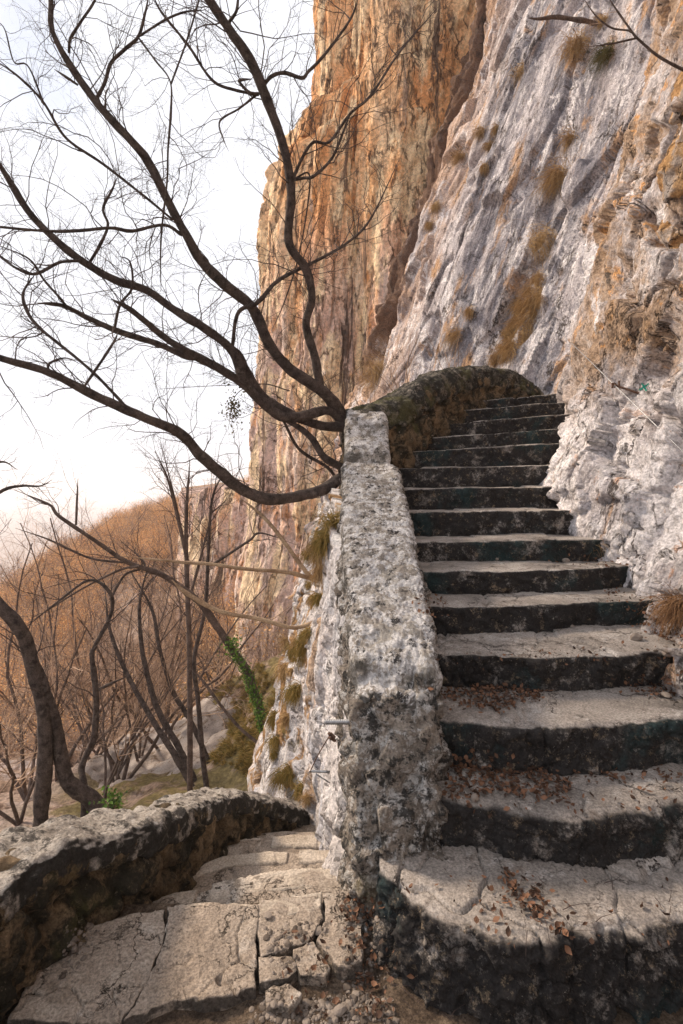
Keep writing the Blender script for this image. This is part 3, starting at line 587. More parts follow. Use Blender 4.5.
def cop_d(p, N):
    ck, c = crack(p, 1.6, .008, 4.); return .018 * fbm(p * 3, 3) + .012 * fbm(p * 12, 3, .6) + .007 * fbm(p * 40, 2, .6, True) - .012 * ck
G = wall_loft([(a, b + (.05 if b < 2 else 0), w - (.02 if b < 2 else 0), t - .17, t - (.035 if b < 2 else 0)) for a, b, w, t in top], 190, .009, .055)
G = displace(G, cop_d); V, Fc = closed_loft(G); link('coping', new_mesh('coping', V, Fc), M['coping'], par)
# taller end block where the parapet meets the curved wall
G = wall_loft([(.235, 4.63, .205, 1.2, 1.93), (.235, 4.74, .205, 1.2, 2.05), (.235, 4.9, .205, 1.2, 2.25), (.25, 5.12, .205, 1.2, 2.38)], 180, .012, .07)
G = displace(G, lambda p, N: .012 * fbm(p * 5, 3) + .008 * fbm(p * 20, 3, .6)); V, Fc = closed_loft(G)
link('end_block', new_mesh('end_block', V, Fc), M['coping'], par)
# curved rubble wall at the head of the stairs
rw = thing('rubble_wall', (1.2, 6.0, 1.8), 'dark curved rubble wall with a mossy hump-backed top at the head of the stairs', 'wall')
cp = [(352, 404, 5.05), (385, 398, 5.2), (408, 384, 5.5), (432, 372, 5.95), (458, 366, 6.4), (487, 366, 6.85), (513, 371, 7.15), (534, 388, 7.35)]
sp = []
for px, py, d in cp: q = P(px, py, d); sp.append((q[0], q[1] + .16, .25, .9, q[2]))
G = wall_loft([(a, b, w - .01, c, t - .08) for a, b, w, c, t in sp], 260, .014, .12)
def rub2(p, N):
    r, e = rubble(p, 5.0, .05); return r + facet(p, 6., .04) + .025 * fbm(p * 7, 3, .6)
G = displace(G, rub2); V, Fc = closed_loft(G); link('wall_body', new_mesh('wall_body', V, Fc), M['darkrubble'], rw)
G = wall_loft([(a, b, w + .01, t - .28, t) for a, b, w, c, t in sp], 150, .014, .16)
G = displace(G, lambda p, N: .03 * fbm(p * 3, 3) + .02 * fbm(p * 12, 4, .6)); V, Fc = closed_loft(G); link('coping', new_mesh('coping', V, Fc), M['curvedcoping'], rw)
# ------------------------------------------------------------------ lower path
G = np.zeros((140, 120, 3)); gx = np.linspace(-1.15, 2.2, 140); gy = np.linspace(-2.5, 1.95, 120)
G[:, :, 0] = gx[:, None]; G[:, :, 1] = gy[None]; G[:, :, 2] = -.045 + .015 * fbm(np.stack([G[:, :, 0].ravel(), G[:, :, 1].ravel(), 0 * G[:, :, 0].ravel()], 1) * 5, 4).reshape(140, 120)
tag(link('ground', new_mesh('ground', G.reshape(-1, 3), [gridfaces(140, 120)[:, ::-1]]), M['soil']), kind='structure')
lower = thing('staircase', (-0.4, 2.2, 0.0), 'broad cracked pale paved steps dropping away beside the low dark wall', 'staircase')
def poly_slab(pts, zt, th, seed, name='flagstone', mat=None, parent=None, res=.007, cracks=True, slope=0.0):
    """pts: pixel polygon lying on z=zt. solid slab"""
    Q = []
    for px, py in pts: q = P(px, py, (1.62 - zt) / ((py - 485) / 512.0)); Q.append(q[:2])
    Q = np.array(Q); L = np.vstack([Q, Q[:1]]); per = np.linalg.norm(np.diff(L, axis=0), axis=1).sum(); m = int(per / res)
    ring = resample(L, m + 1)[:-1]; c = ring.mean(0)
    ring = ring + .012 * np.stack([fbm(np.hstack([ring * 7, 0 * ring[:, :1] + seed]), 4, .6), fbm(np.hstack([ring * 7 + 20, 0 * ring[:, :1] + seed]), 4, .6)], 1)
    R = np.linalg.norm(ring - c, axis=1).max(); nr = int(R / res); rings = []
    for s in [(1.0, -th), (1.0, -.5 * th), (1.0, -.012), (.992, -.003)]: rings.append(np.hstack([c + (ring - c) * s[0], np.full((m, 1), zt + s[1])]))
    for s in np.linspace(.98, .01, nr): rings.append(np.hstack([c + (ring - c) * s, np.full((m, 1), zt)]))
    G = np.array(rings); p = G.reshape(-1, 3); dz = .010 * fbm(p * 2.2 + seed, 3) + .004 * fbm(p * 11 + seed, 4, .6) - .006 * sstep(.45, .8, fbm(p * 9 + seed * 2, 3))
    if cracks: ck, cc = crack(p, 2.0, .007, seed); dz = dz - .016 * ck
    G = G.copy(); msk = np.ones(len(G)); msk[:2] = 0; G[:, :, 2] += dz.reshape(G.shape[:2]) * msk[:, None]
    V, Fc = closed_loft(G); return link(name, new_mesh(name, V, Fc), mat or M['path'], parent)
flags = [
 [(10, 1050), (34, 990), (70, 950), (166, 925), (165.5, 950), (154, 985), (148, 1004), (122, 1050)],
 [(168, 924), (258, 920), (256.5, 950), (255, 985), (257, 1010), (225, 1022), (170, 1028), (124, 1050), (150, 1004), (157, 985), (168, 950)],
 [(259, 919), (318, 912), (322, 938), (312, 962), (288, 972), (258, 978)],
 [(258, 982), (290, 976), (296, 992), (286, 1006), (258, 1008)],
 [(292, 974), (314, 965), (332, 990), (326, 1004), (300, 1000)],
 [(322, 911), (350, 905), (362, 940), (364, 985), (340, 992), (318, 964), (326, 938)],
 [(266, 1012), (292, 1006), (302, 1018), (290, 1036), (266, 1034)],
]
for k, f in enumerate(flags): poly_slab(f, .0 - .006 * (k > 1), .08, 2.7 * k + 1, parent=lower, cracks=k < 2)
# steps going down away from the camera : far edge polylines
LS = [(-.004, .00, [(95, 955), (160, 930), (215, 926), (262, 921), (345, 902)]), (-.20, .2, [(150, 920), (205, 905), (250, 894), (300, 888), (352, 885)]),
      (-.40, .4, [(180, 895), (215, 875), (260, 868), (320, 866), (352, 866)]), (-.60, .6, [(205, 872), (235, 856), (280, 850), (340, 850)]),
      (-.80, .8, [(230, 856), (255, 846), (290, 842), (335, 842)]), (-1.0, 1., [(250, 846), (275, 838), (305, 835), (330, 835)])]
for k, (z, _, edge) in enumerate(LS):
    E = []
    for px, py in edge: E.append(P(px, py, (1.62 - z) / ((py - 485) / 512.0))[:2])
    E = np.array(E); E = np.vstack([E[0] + (-.35, -.05), E, E[-1] + (.35, 0)])
    # block whose far face is the edge: mirror of stone_step
    n0 = E[:, ::1]; dep = .75 if k else .42
    nose = np.stack([E[:, 0], -E[:, 1]], 1); me = stone_step(nose[:, :], z if k else -.055, .45, dep, .018, 9 + 3.3 * k, .009, .5)
    co = np.empty(len(me.vertices) * 3, np.float32); me.vertices.foreach_get('co', co); co = co.reshape(-1, 3); co[:, 1] *= -1
    me.vertices.foreach_set('co', co.ravel()); me.flip_normals(); me.update()
    link('step', me, M['path'], lower)
for k, (z, _, edge) in enumerate(LS[:4]):
    E = np.array([P(px, py, (1.62 - z) / ((py - 485) / 512.0))[:2] for px, py in edge]); E = spline(E, 60); cuts = sorted(RNG.integers(12, 48, 1)); a0 = 0
    for c_ in list(cuts) + [59]:
        seg = E[a0 + 1:c_]; a0 = c_
        nose = np.stack([seg[:, 0], -seg[:, 1] - .012], 1)[::6]; me = stone_step(nose, z + .007, .16, .095, .014, 90 + 7 * k + c_, .007, .35)
        co = np.empty(len(me.vertices) * 3, np.float32); me.vertices.foreach_get('co', co); co = co.reshape(-1, 3); co[:, 1] *= -1
        me.vertices.foreach_set('co', co.ravel()); me.flip_normals(); me.update(); link('edging_stone', me, M['edging'], lower)
# continuing drop of the path behind the rock
for k in range(5):
    me = stone_step(np.array([(-1.0 + .12 * k, -4.2 - .38 * k), (-.3 + .1 * k, -4.25 - .38 * k), (.4, -4.3 - .38 * k)]), -1.2 - .2 * k, .5, .7, .02, 60 + k, .02, .5)
    co = np.empty(len(me.vertices) * 3, np.float32); me.vertices.foreach_get('co', co); co = co.reshape(-1, 3); co[:, 1] *= -1
    me.vertices.foreach_set('co', co.ravel()); me.flip_normals(); me.update(); link('step', me, M['path'], lower)
# low wall on the left
lw_ = thing('low_wall', (-1.0, 2.0, 0.0), 'low black-mossed stone wall curving along the left edge of the lower steps', 'wall')
wl = [(-1.20, 0.4, .46), (-1.20, 1.1, .46), (-1.17, 1.5, .42), (-1.07, 1.80, .36), (-.94, 2.05, .235), (-.87, 2.45, .04), (-.78, 3.07, -.27), (-.60, 3.58, -.62), (-.32, 4.02, -.98), (0., 4.3, -1.25)]
wid = [.17, .165, .16, .15, .14, .135, .13, .13, .13, .13]
G = wall_loft([(a, b, w - .012, t - 1.1, t - .05) for (a, b, t), w in zip(wl, wid)], 300, .011, .05)
G = displace(G, lambda p, N: rubble(p, 6.0, .03)[0] + facet(p, 6.5, .035) + .02 * fbm(p * 9, 3, .6)); V, Fc = closed_loft(G); link('wall_body', new_mesh('wall_body', V, Fc), M['darkrubble'], lw_)
G = wall_loft([(a, b, w + .008, t - .13, t) for (a, b, t), w in zip(wl, wid)], 150, .010, .05)
G = displace(G, lambda p, N: .022 * fbm(p * 3.4, 3) + .014 * fbm(p * 13, 4, .6)); V, Fc = closed_loft(G); link('coping', new_mesh('coping', V, Fc), M['lowcoping'], lw_)
# rock ledge of the lower path seen past the wall
G = np.zeros((120, 100, 3)); a = np.linspace(0, 1, 120)[:, None]; b = np.linspace(0, 1, 100)[None]
G[:, :, 0] = -5.2 + 3.6 * a - .6 * b; G[:, :, 1] = 7.6 + 5.2 * b + .8 * a; G[:, :, 2] = tz(G[:, :, 0], G[:, :, 1]) + .12 - .5 * np.abs(2 * a - 1) ** 4 - .5 * np.abs(2 * b - 1) ** 4
p = G.reshape(-1, 3); f1, f2, c = worley(p * np.array((.8, 1.4, 1)) + .3 * fbm(p, 2)[:, None])
G[:, :, 2] += (.16 * fbm(p * .8, 4) + .12 * ((c % 9) / 9 - .3) * sstep(0, .1, f2 - f1)).reshape(120, 100)
tag(link('rock_ledge', new_mesh('rock_ledge', G.reshape(-1, 3), [gridfaces(120, 100)[:, ::-1]]), M['outcrop']), kind='structure')
# ------------------------------------------------------------------ ray casting on what is built so far
bpy.context.view_layer.update(); DG = bpy.context.evaluated_depsgraph_get()
def hit(px, py, only=None):
    a = Vector(EYE); d = (Vector(P(px, py, 5)) - a).normalized()
    for _ in range(6):
        ok, loc, n, i, ob, mt = sc.ray_cast(DG, a, d)
        if not ok: return None
        if only is None or ob.name.split('.')[0] in only:
            n = -n if n.dot(d) > 0 else n; return np.array(loc), np.array(n), ob.name
        a = loc + d * .01
    return None
def in_poly(n, poly):
    p = np.array(poly, float); lo, hi = p.min(0), p.max(0); out = []
    while len(out) < n:
        q = RNG.uniform(lo, hi); c = False; j = len(p) - 1
        for i in range(len(p)):
            if (p[i, 1] > q[1]) != (p[j, 1] > q[1]) and q[0] < (p[j, 0] - p[i, 0]) * (q[1] - p[i, 1]) / (p[j, 1] - p[i, 1]) + p[i, 0]: c = not c
            j = i
        if c: out.append(q)
    return out
# ------------------------------------------------------------------ grass
def blades(S, N, size, per, rad, up=.15, droop=-.45, spread=.38, K=6):
    n = len(S); S = np.repeat(S, per, 0) + RNG.normal(size=(n * per, 3)) * (np.repeat(size, per)[:, None] * .16)
    D = np.repeat(N, per, 0) * .7 + np.array((0, 0, up)) + RNG.normal(size=S.shape) * spread
    L = np.repeat(size, per) * RNG.uniform(.5, 1.2, len(S))
    PP, RR = grow(S, D, L, np.full(len(S), rad), K, .10, (0, 0, droop), .15); return sticks(PP, RR, 3)
def tuft(px, py, size, mat, label, group=None, per=220, rad=.0035, only=('cliff', 'cliff_tower', 'rock_face'), name='grass_tuft', **k):
    h = hit(px, py, only)
    if h is None: return
    V, Fc = blades(h[0][None], h[1][None], np.array([size]), per, rad, **k)
    o = link(name, new_mesh(name, V, Fc), mat, base=h[0]); tag(o, label, 'grass tuft', group); return o
G1 = 'dry grass tufts on the grey slab'; L1 = 'small straw-brown grass tuft rooted in a crack on the %s part of the grey slab'
for px, py, s in [(520, 72, .42), (572, 140, .34), (481, 132, .3), (461, 157, .3), (436, 207, .28), (497, 128, .2), (430, 225, .2), (490, 147, .2), (484, 166, .18), (458, 335, .35), (470, 311, .2), (600, 22, .25)]:
    tuft(px, py, s, M['straw'], L1 % ('upper' if py < 100 else 'middle' if py < 250 else 'lower'), G1)
tuft(577, 48, .50, M['straw'], 'long straw-coloured grass tuft hanging high on the slab left of the greenish tuft', per=420)
tuft(560, 178, .55, M['straw'], 'full pale straw grass tuft hanging midway down the slab above the big grassy streak', per=420)
tuft(538, 243, .60, M['straw'], 'broad straw grass tuft at the very top of the long grassy streak', per=460)
tuft(608, 54, .38, M['greengrass'], 'greenish grass tuft near the top of the slab beside the dark crack', per=320)
tuft(378, 372, .75, M['straw'], 'matted brown-green grass patch low at the left edge of the grey slab', per=700)
S, Nn, sz = [], [], []
for q in in_poly(60, [(545, 272), (530, 282), (515, 312), (498, 345), (490, 362), (512, 364), (524, 340), (542, 305)]):
    h = hit(q[0], q[1], ('cliff',))
    if h: S.append(h[0]); Nn.append(h[1]); sz.append(RNG.uniform(.16, .34))
V, Fc = blades(np.array(S), np.array(Nn), np.array(sz), 70, .0032); o = link('grass_streak', new_mesh('grass_streak', V, Fc), M['straw'], base=S[0])
tag(o, 'long streak of hanging brown grass in the slab gully above the stair head', 'grass')
tuft(682, 606, .17, M['rustgrass'], 'dry rust-coloured grass tuft at the cliff foot on the right of the stairs', per=420, rad=.0018, only=None)
tuft(600, 545, .16, M['straw'], 'few thin dry stalks sticking out of the rock beside the stairs', per=14, rad=.0014, only=None)
S, Nn, sz = [], [], []
for q in in_poly(900, [(176, 640), (205, 610), (250, 640), (288, 700), (300, 760), (280, 800), (230, 765), (180, 760)]):
    h = hit(q[0], q[1], ('hillside', 'rock_ledge', 'cliff_tower'))
    if h and h[2].startswith('hillside'): S.append(h[0]); Nn.append(h[1]); sz.append(RNG.uniform(.06, .17))
if S:
    V, Fc = blades(np.array(S), np.array(Nn), np.array(sz), 34, .006, up=.4, droop=-.25); tag(link('bank_grass', new_mesh('bank_grass', V, Fc), M['mossgrass']), kind='stuff')
G2 = 'brown moss and grass clumps on the white rock'; L2 = 'rust-brown moss clump hanging %s the whitish rock left of the parapet'
for q in in_poly(30, [(300, 560), (330, 505), (338, 520), (318, 620), (300, 700), (296, 780), (320, 800), (300, 812), (272, 790), (276, 690)]) + [np.array(v) for v in ((327, 540), (322, 555), (305, 640), (300, 690), (290, 770), (300, 790))]:
    tuft(q[0], q[1], RNG.uniform(.07, .19), M['mossgrass'] if RNG.random() < .6 else M['straw'], L2 % ('high on' if q[1] < 600 else 'midway down' if q[1] < 720 else 'at the foot of'), G2, per=200, rad=.0028, only=('rock_face',), name='moss_clump', up=.1, droop=-.4)
# ------------------------------------------------------------------ leaves, gravel, loose stones
def leaf_mesh(S, N, size, name, flat=.35):
    n = len(S); u = unit(np.cross(N, RNG.normal(size=(n, 3)))); nn = unit(N + RNG.normal(size=(n, 3)) * flat); u = unit(u - nn * (u * nn).sum(1)[:, None]); v = np.cross(nn, u)
    s = size[:, None]; cu = RNG.uniform(-.1, .45, (n, 1)) * s; w = s * RNG.uniform(.22, .42, (n, 1))
    a = S - u * s * .55 + nn * cu; c0 = S - u * s * .05; c1 = S + u * s * .3 + nn * cu * .3; d = S + u * s * .6 + nn * cu
    l0, r0, l1, r1 = c0 - v * w + nn * cu * .6, c0 + v * w + nn * cu * .6, c1 - v * w * .8 + nn * cu * .7, c1 + v * w * .8 + nn * cu * .7
    V = np.stack([a, l0, c0, r0, l1, c1, r1, d], 1).reshape(-1, 3); b = (np.arange(n) * 8)[:, None]
    T = np.concatenate([b + np.array(t) for t in ([0, 2, 1], [0, 3, 2], [4, 5, 7], [5, 6, 7])]); Q = np.concatenate([b + np.array(t) for t in ([1, 2, 5, 4], [2, 3, 6, 5])])
    return new_mesh(name, V, [T, Q])
def scatter(regions, only=None, upmin=.3, mul=1.0):
    S, Nn = [], []
    for poly, n in regions:
        n = int(n * mul)
        for q in in_poly(n, poly):
            q = q + RNG.normal(size=2) * (9, 4) * RNG.random()
            h = hit(q[0], q[1], only)
            if h and h[1][2] > upmin: S.append(h[0]); Nn.append(h[1])
    return np.array(S), np.array(Nn)
S, Nn = scatter([([(441, 690), (500, 684), (553, 690), (545, 700), (505, 712), (450, 706)], 330), ([(446, 750), (520, 762), (575, 790), (560, 805), (500, 795), (450, 800)], 420),
    ([(500, 768), (683, 772), (683, 782), (520, 785)], 60), ([(610, 678), (683, 676), (683, 700), (640, 698)], 120), ([(610, 590), (683, 610), (683, 650), (655, 635), (600, 600)], 160),
    ([(415, 600), (450, 600), (440, 620), (425, 618)], 40), ([(430, 655), (683, 645), (683, 660), (440, 668)], 50), ([(346, 893), (362, 893), (380, 912), (350, 925)], 90), ([(500, 870), (530, 880), (575, 948), (500, 905)], 80),
    ([(560, 553), (640, 560), (640, 575), (560, 566)], 30), ([(330, 895), (400, 960), (380, 1020), (350, 990)], 60), ([(270, 935), (300, 1020), (400, 1020), (360, 950)], 50),
    ([(380, 870), (683, 880), (683, 960), (500, 950), (380, 890)], 40), ([(450, 780), (683, 780), (683, 815), (450, 815)], 50)], mul=1.7)
me = leaf_mesh(S + Nn * .012, Nn, RNG.uniform(.008, .026, len(S)), 'leaf_litter', .55); tag(link('leaf_litter', me, M['deadleaf']), kind='stuff')
S2, N2 = scatter([([(441, 690), (520, 684), (553, 690), (505, 712)], 60), ([(446, 750), (520, 762), (575, 790), (500, 800)], 50), ([(420, 860), (683, 870), (683, 930), (480, 940)], 20), ([(350, 1000), (430, 940), (480, 1000), (450, 1024)], 20)])
PP, RR = grow(S2 + N2 * .012, unit(np.cross(N2, RNG.normal(size=N2.shape))) + N2 * .12, RNG.uniform(.03, .12, len(S2)), RNG.uniform(.0008, .0018, len(S2)), 5, .16)
tag(link('fallen_twigs', new_mesh('fallen_twigs', *sticks(PP, RR, 4)), M['twig']), kind='stuff')
import bmesh
_b = bmesh.new(); bmesh.ops.create_icosphere(_b, subdivisions=2, radius=1); IV = np.array([v.co[:] for v in _b.verts]); IF = np.array([[v.index for v in f.verts] for f in _b.faces]); _b.free()
def stones(S, size, name):
    n = len(S); k = len(IV); V = np.repeat(IV[None], n, 0); off = RNG.uniform(0, 50, (n, 1, 3))
    q = (V * 1.1 + off).reshape(-1, 3); f1, f2, c = worley(q * .9); d = 1 + .22 * fbm(q, 2).reshape(n, k) + .12 * ((c % 7) / 7 - .5).reshape(n, k)
    V = V * d[..., None] * (RNG.uniform(.55, 1.1, (n, 1, 3)) * np.array((1, 1, .62))); a = RNG.uniform(0, 6.28, n); ca, sa = np.cos(a)[:, None], np.sin(a)[:, None]
    V = np.stack([V[..., 0] * ca - V[..., 1] * sa, V[..., 0] * sa + V[..., 1] * ca, V[..., 2]], -1) * size[:, None, None] + S[:, None]
    return new_mesh(name, V.reshape(-1, 3), [(IF[None] + (np.arange(n) * k)[:, None, None]).reshape(-1, 3)], False)
S, Nn = scatter([([(262, 1000), (300, 1000), (345, 995), (390, 1000), (400, 1024), (255, 1024)], 600), ([(60, 960), (75, 930), (95, 925), (82, 960), (60, 985)], 130), ([(264, 930), (280, 925), (296, 950), (300, 965), (283, 985), (268, 960)], 120),
    ([(610, 595), (683, 612), (683, 650), (640, 632)], 120), ([(340, 900), (375, 900), (380, 1000), (350, 990)], 250), ([(560, 562), (630, 562), (640, 572), (560, 570)], 25), ([(450, 665), (683, 660), (683, 690), (450, 690)], 30), ([(440, 655), (680, 636), (680, 655), (440, 660)], 30),
    ([(285, 925), (312, 920), (325, 935), (300, 945)], 50)])
tag(link('gravel', stones(S, RNG.uniform(.002, .0075, len(S)) * RNG.choice([1, 1, 1, 2.2], len(S)), 'gravel'), M['pebble']), kind='stuff')
def stone_thing(px, py, s, label, mat='pebble', group=None, name='loose_stone', sub=True):
    h = hit(px, py)
    if not h: return
    o = link(name, stones(h[0][None] + np.array([[0, 0, s * .35]]), np.array([s]), name), M[mat], base=h[0]); tag(o, label, 'stone', group)
stone_thing(317, 932, .022, 'pale stone lying on the lower path left of the mossy bottom step')
stone_thing(666, 697, .028, 'bright white angular stone on the step at the right edge among leaves')
stone_thing(268, 917, .02, 'small pale stone on the lip of the second lower step')
stone_thing(475, 800, .026, 'light stone lying in dead leaves on the second stair tread near the parapet')
stone_thing(572, 627, .014, 'small chip of stone on the tread in the middle of the stairs')
stone_thing(636, 640, .04, 'fist-sized pale stone at the right end of a middle step by the cliff foot')
stone_thing(668, 655, .035, 'pale stone beside the rusty grass tuft at the cliff foot')
stone_thing(566, 562, .03, 'small pale block on the end of a middle step against the rock')
stone_thing(497, 560, .018, 'white chip lying against the riser in the middle of the stairs')
stone_thing(340, 1012, .022, 'white pebble in the gravel at the foot of the mossy bottom step')
# weathered boulders wedged in the cliff on the right edge
for px, py, s, lb in [(676, 168, .20, 'pale ochre boulder wedged in the dark crack at the upper right'), (672, 228, .17, 'orange boulder lying in the cliff under the wedged pale boulder'), (684, 96, .16, 'brown-grey boulder in the cliff at the right edge near the top')]:
    h = hit(px, py, ('cliff',))
    if h:
        _b = bmesh.new(); bmesh.ops.create_icosphere(_b, subdivisions=5, radius=1); V = np.array([v.co[:] for v in _b.verts]); Fc = np.array([[v.index for v in f.verts] for f in _b.faces]); _b.free()
        q = V * 1.1 + px; f1, f2, c = worley(q * 1.1); V = V * (1 + .22 * fbm(q, 4) + .28 * ((c % 7) / 7 - .5) * sstep(0, .12, f2 - f1))[:, None] * np.array((.75, .9, 1.05)) * s + h[0] - np.array((-.06, 0, 0))
        tag(link('boulder', new_mesh('boulder', V, [Fc]), M['boulder'], base=h[0]), lb, 'boulder')
# ------------------------------------------------------------------ steel cables, bolts and the painted mark
def A1(px, py, off=.05):
    h = hit(px, py, ('cliff', 'rock_face', 'rubble_body', 'coping')); return h[0] + unit(h[1]) * off if h else P(px, py, 3)
bolt = A1(621, 394, .10); dB = bolt[1]
cab = thing('safety_cable', tuple(bolt), 'thin steel safety cable slanting down across the rock right of the stairs', 'cable')
a = Acc(); e0 = A1(559, 331, .03); e1 = P(690, 452, dB - .35)
mid = [e0, A1(590, 362, .07), bolt, A1(655, 421, .09), A1(681, 444, .09), A1(681, 444, .09) + (A1(681, 444, .09) - A1(655, 421, .09)) * 1.5]
a.tube(mid, [.0034] * len(mid), 8); link('rope', a.mesh('rope'), M['steel'], cab)
a = Acc(); w0 = hit(638, 393, ('cliff',))[0]; a.tube([w0 + unit(w0 - EYE) * .06, w0, bolt + (bolt - w0) * .05], [.009, .009, .008], 10)
th = np.linspace(0, 6.28, 12); a.tube([bolt + np.array((.018 * math.cos(t), 0.004, .018 * math.sin(t))) for t in th], [.005] * 12, 8)
for s in (-.02, .03): a.tube([bolt + np.array((s, -.012, -.02 + s * .3)), bolt + np.array((s, -.012, .02 + s * .3))], [.009, .009], 6)
link('bolt', a.mesh('bolt'), M['rust'], cab)
# green cross
h = hit(644, 387, ('cliff',))
n = unit(h[1] * .3 - unit(h[0] - EYE)); u = unit(np.cross((0, 0, 1), n)); v = np.cross(n, u); a = Acc()
for ang, L in ((35, .036), (118, .034)):
    c, s = math.cos(math.radians(ang)), math.sin(math.radians(ang)); d = u * c + v * s; w = -u * s + v * c
    q = np.linspace(-1, 1, 14); ctr = []; 
    for t in q:
        for k in (-1, 0, 1):
            pt = h[0] + d * t * L + w * k * .007 * (1 - .35 * abs(t)) * (1 + .2 * math.sin(t * 7 + k)); o = pt + n * .15; ok, loc, nn, i, ob, mt = sc.ray_cast(DG, Vector(o), Vector(-n)); ctr.append((np.array(loc) if ok else pt) + n * (.005 + .0015 * (ang > 90)))
    a.add(np.array(ctr), [gridfaces(14, 3)])
o = link('painted_mark', a.mesh('painted_mark'), M['green'], base=h[0]); tag(o, 'green painted cross trail mark on the grey rock beside the cable bolt', 'trail mark')
# rod and thin wire on the left face of the parapet
p0, p1 = P(358, 722, 1.99), P(325, 722, 2.02)
an = thing('anchor_rod', tuple(p1), 'ribbed steel anchor rod sticking out of the left side of the parapet', 'anchor')
a = Acc(); a.tube([p0 + (p1 - p0) * t for t in np.linspace(0, 1, 5)], [.0085] * 5, 10)
for t in np.linspace(.25, .97, 14): c = p0 + (p1 - p0) * t; a.tube([c + np.array((-.0022, 0, .0)), c + np.array((.0022, 0, 0.0012))], [.0115, .0115], 8, n=3)
link('rod', a.mesh('rod'), M['steel'], an)
a = Acc(); c = P(332, 738, 2.05)
for t in np.linspace(0, 5, 6): a.tube([c + np.array((.012 * math.cos(t * 2.2), .01 * math.sin(t * 3), .012 * math.sin(t * 1.7))), c + np.array((.014 * math.cos(t + 2), .01, .018 * math.sin(t + 1)))], [.007, .006], 7)
link('clamp', a.mesh('clamp'), M['rust'], an)
wr = thing('steel_wire', tuple(P(310, 772, 2.3)), 'slack thin wire running down from the anchor rod to a pin in the white rock', 'wire')
a = Acc(); a.tube([P(330, 735, 2.05), P(318, 755, 2.15), P(310, 772, 2.3)], [.0025] * 3, 6); link('strand', a.mesh('strand'), M['rust'], wr)
a = Acc(); a.tube([P(309, 771, 2.3), P(330, 772, 2.3)], [.006, .006], 8); a.tube([P(316, 774, 2.3), P(330, 783, 2.3)], [.003, .003], 8); link('pin', a.mesh('pin'), M['steel'], wr)
# ------------------------------------------------------------------ trees
def path3(pp):
    """rows px,py,d,rpx"""
    A_ = np.array(pp, float); return [P(a[0], a[1], a[2]) for a in A_], [a[3] * a[2] / 512 * .72 for a in A_]
def traced_tree(name, label, cat, group, paths, mat, twmat, tw=None, base=None, rough=.25, m=10, trunkn=1, limbname='limb', seedjit=.0):
    root = thing(name, tuple(base if base is not None else P(*paths[0][0][:3])), label, cat, group)
    PPs = []; 
    for k, pp in enumerate(paths):
        pts, rad = path3(pp); rad[-1] *= .25; V, Fc = closed_loft(tube(pts, rad, m, rough)); nm = 'trunk' if k < trunkn else limbname
        link(nm, new_mesh(nm, V, Fc), mat, root); q = spline(np.hstack([np.array(pts), np.array(rad)[:, None]]), 40); PPs.append(q)
    if tw:
        acc = Acc(); S, D, L, R = [], [], [], []
        for q in PPs:
            T = unit(np.gradient(q[:, :3], axis=0)); Lq = np.linalg.norm(np.diff(q[:, :3], axis=0), axis=1).sum(); n = int(Lq * tw['density'] + RNG.random())
            for _ in range(n):
                t = RNG.uniform(tw.get('t0', .1), 1) ** .75 * 38; i = int(t); S.append(q[i, :3]); sd = unit(np.cross(T[i], RNG.normal(size=3))); D.append(unit(T[i] * .7 + sd + np.array(tw.get('bias', (0, -.2, .3)))))
                L.append(RNG.uniform(*tw['len'])); R.append(min(q[i, 3] * .5, tw['r']) * RNG.uniform(.5, 1))
        if S:
            P1, R1 = grow(np.array(S), np.array(D), np.array(L), np.array(R), 9, tw.get('jit', .16), tw.get('trop', (0, 0, .03))); acc.add(*sticks(P1, R1, 4))
            P2, R2 = children(P1, R1, tw['c'][0], .8, (.3, .6), .6, 7, .2); acc.add(*sticks(P2, R2, 3))
            P3, R3 = children(P2, R2, tw['c'][1], .8, (.35, .7), .65, 5, .25); acc.add(*sticks(P3, R3, 3))
            if len(tw['c']) > 2: P4, R4 = children(P3, R3, tw['c'][2], .8, (.35, .7), .8, 4, .25); acc.add(*sticks(P4, R4, 3))
            link('twigs', acc.mesh('twigs'), twmat, root)
    return root
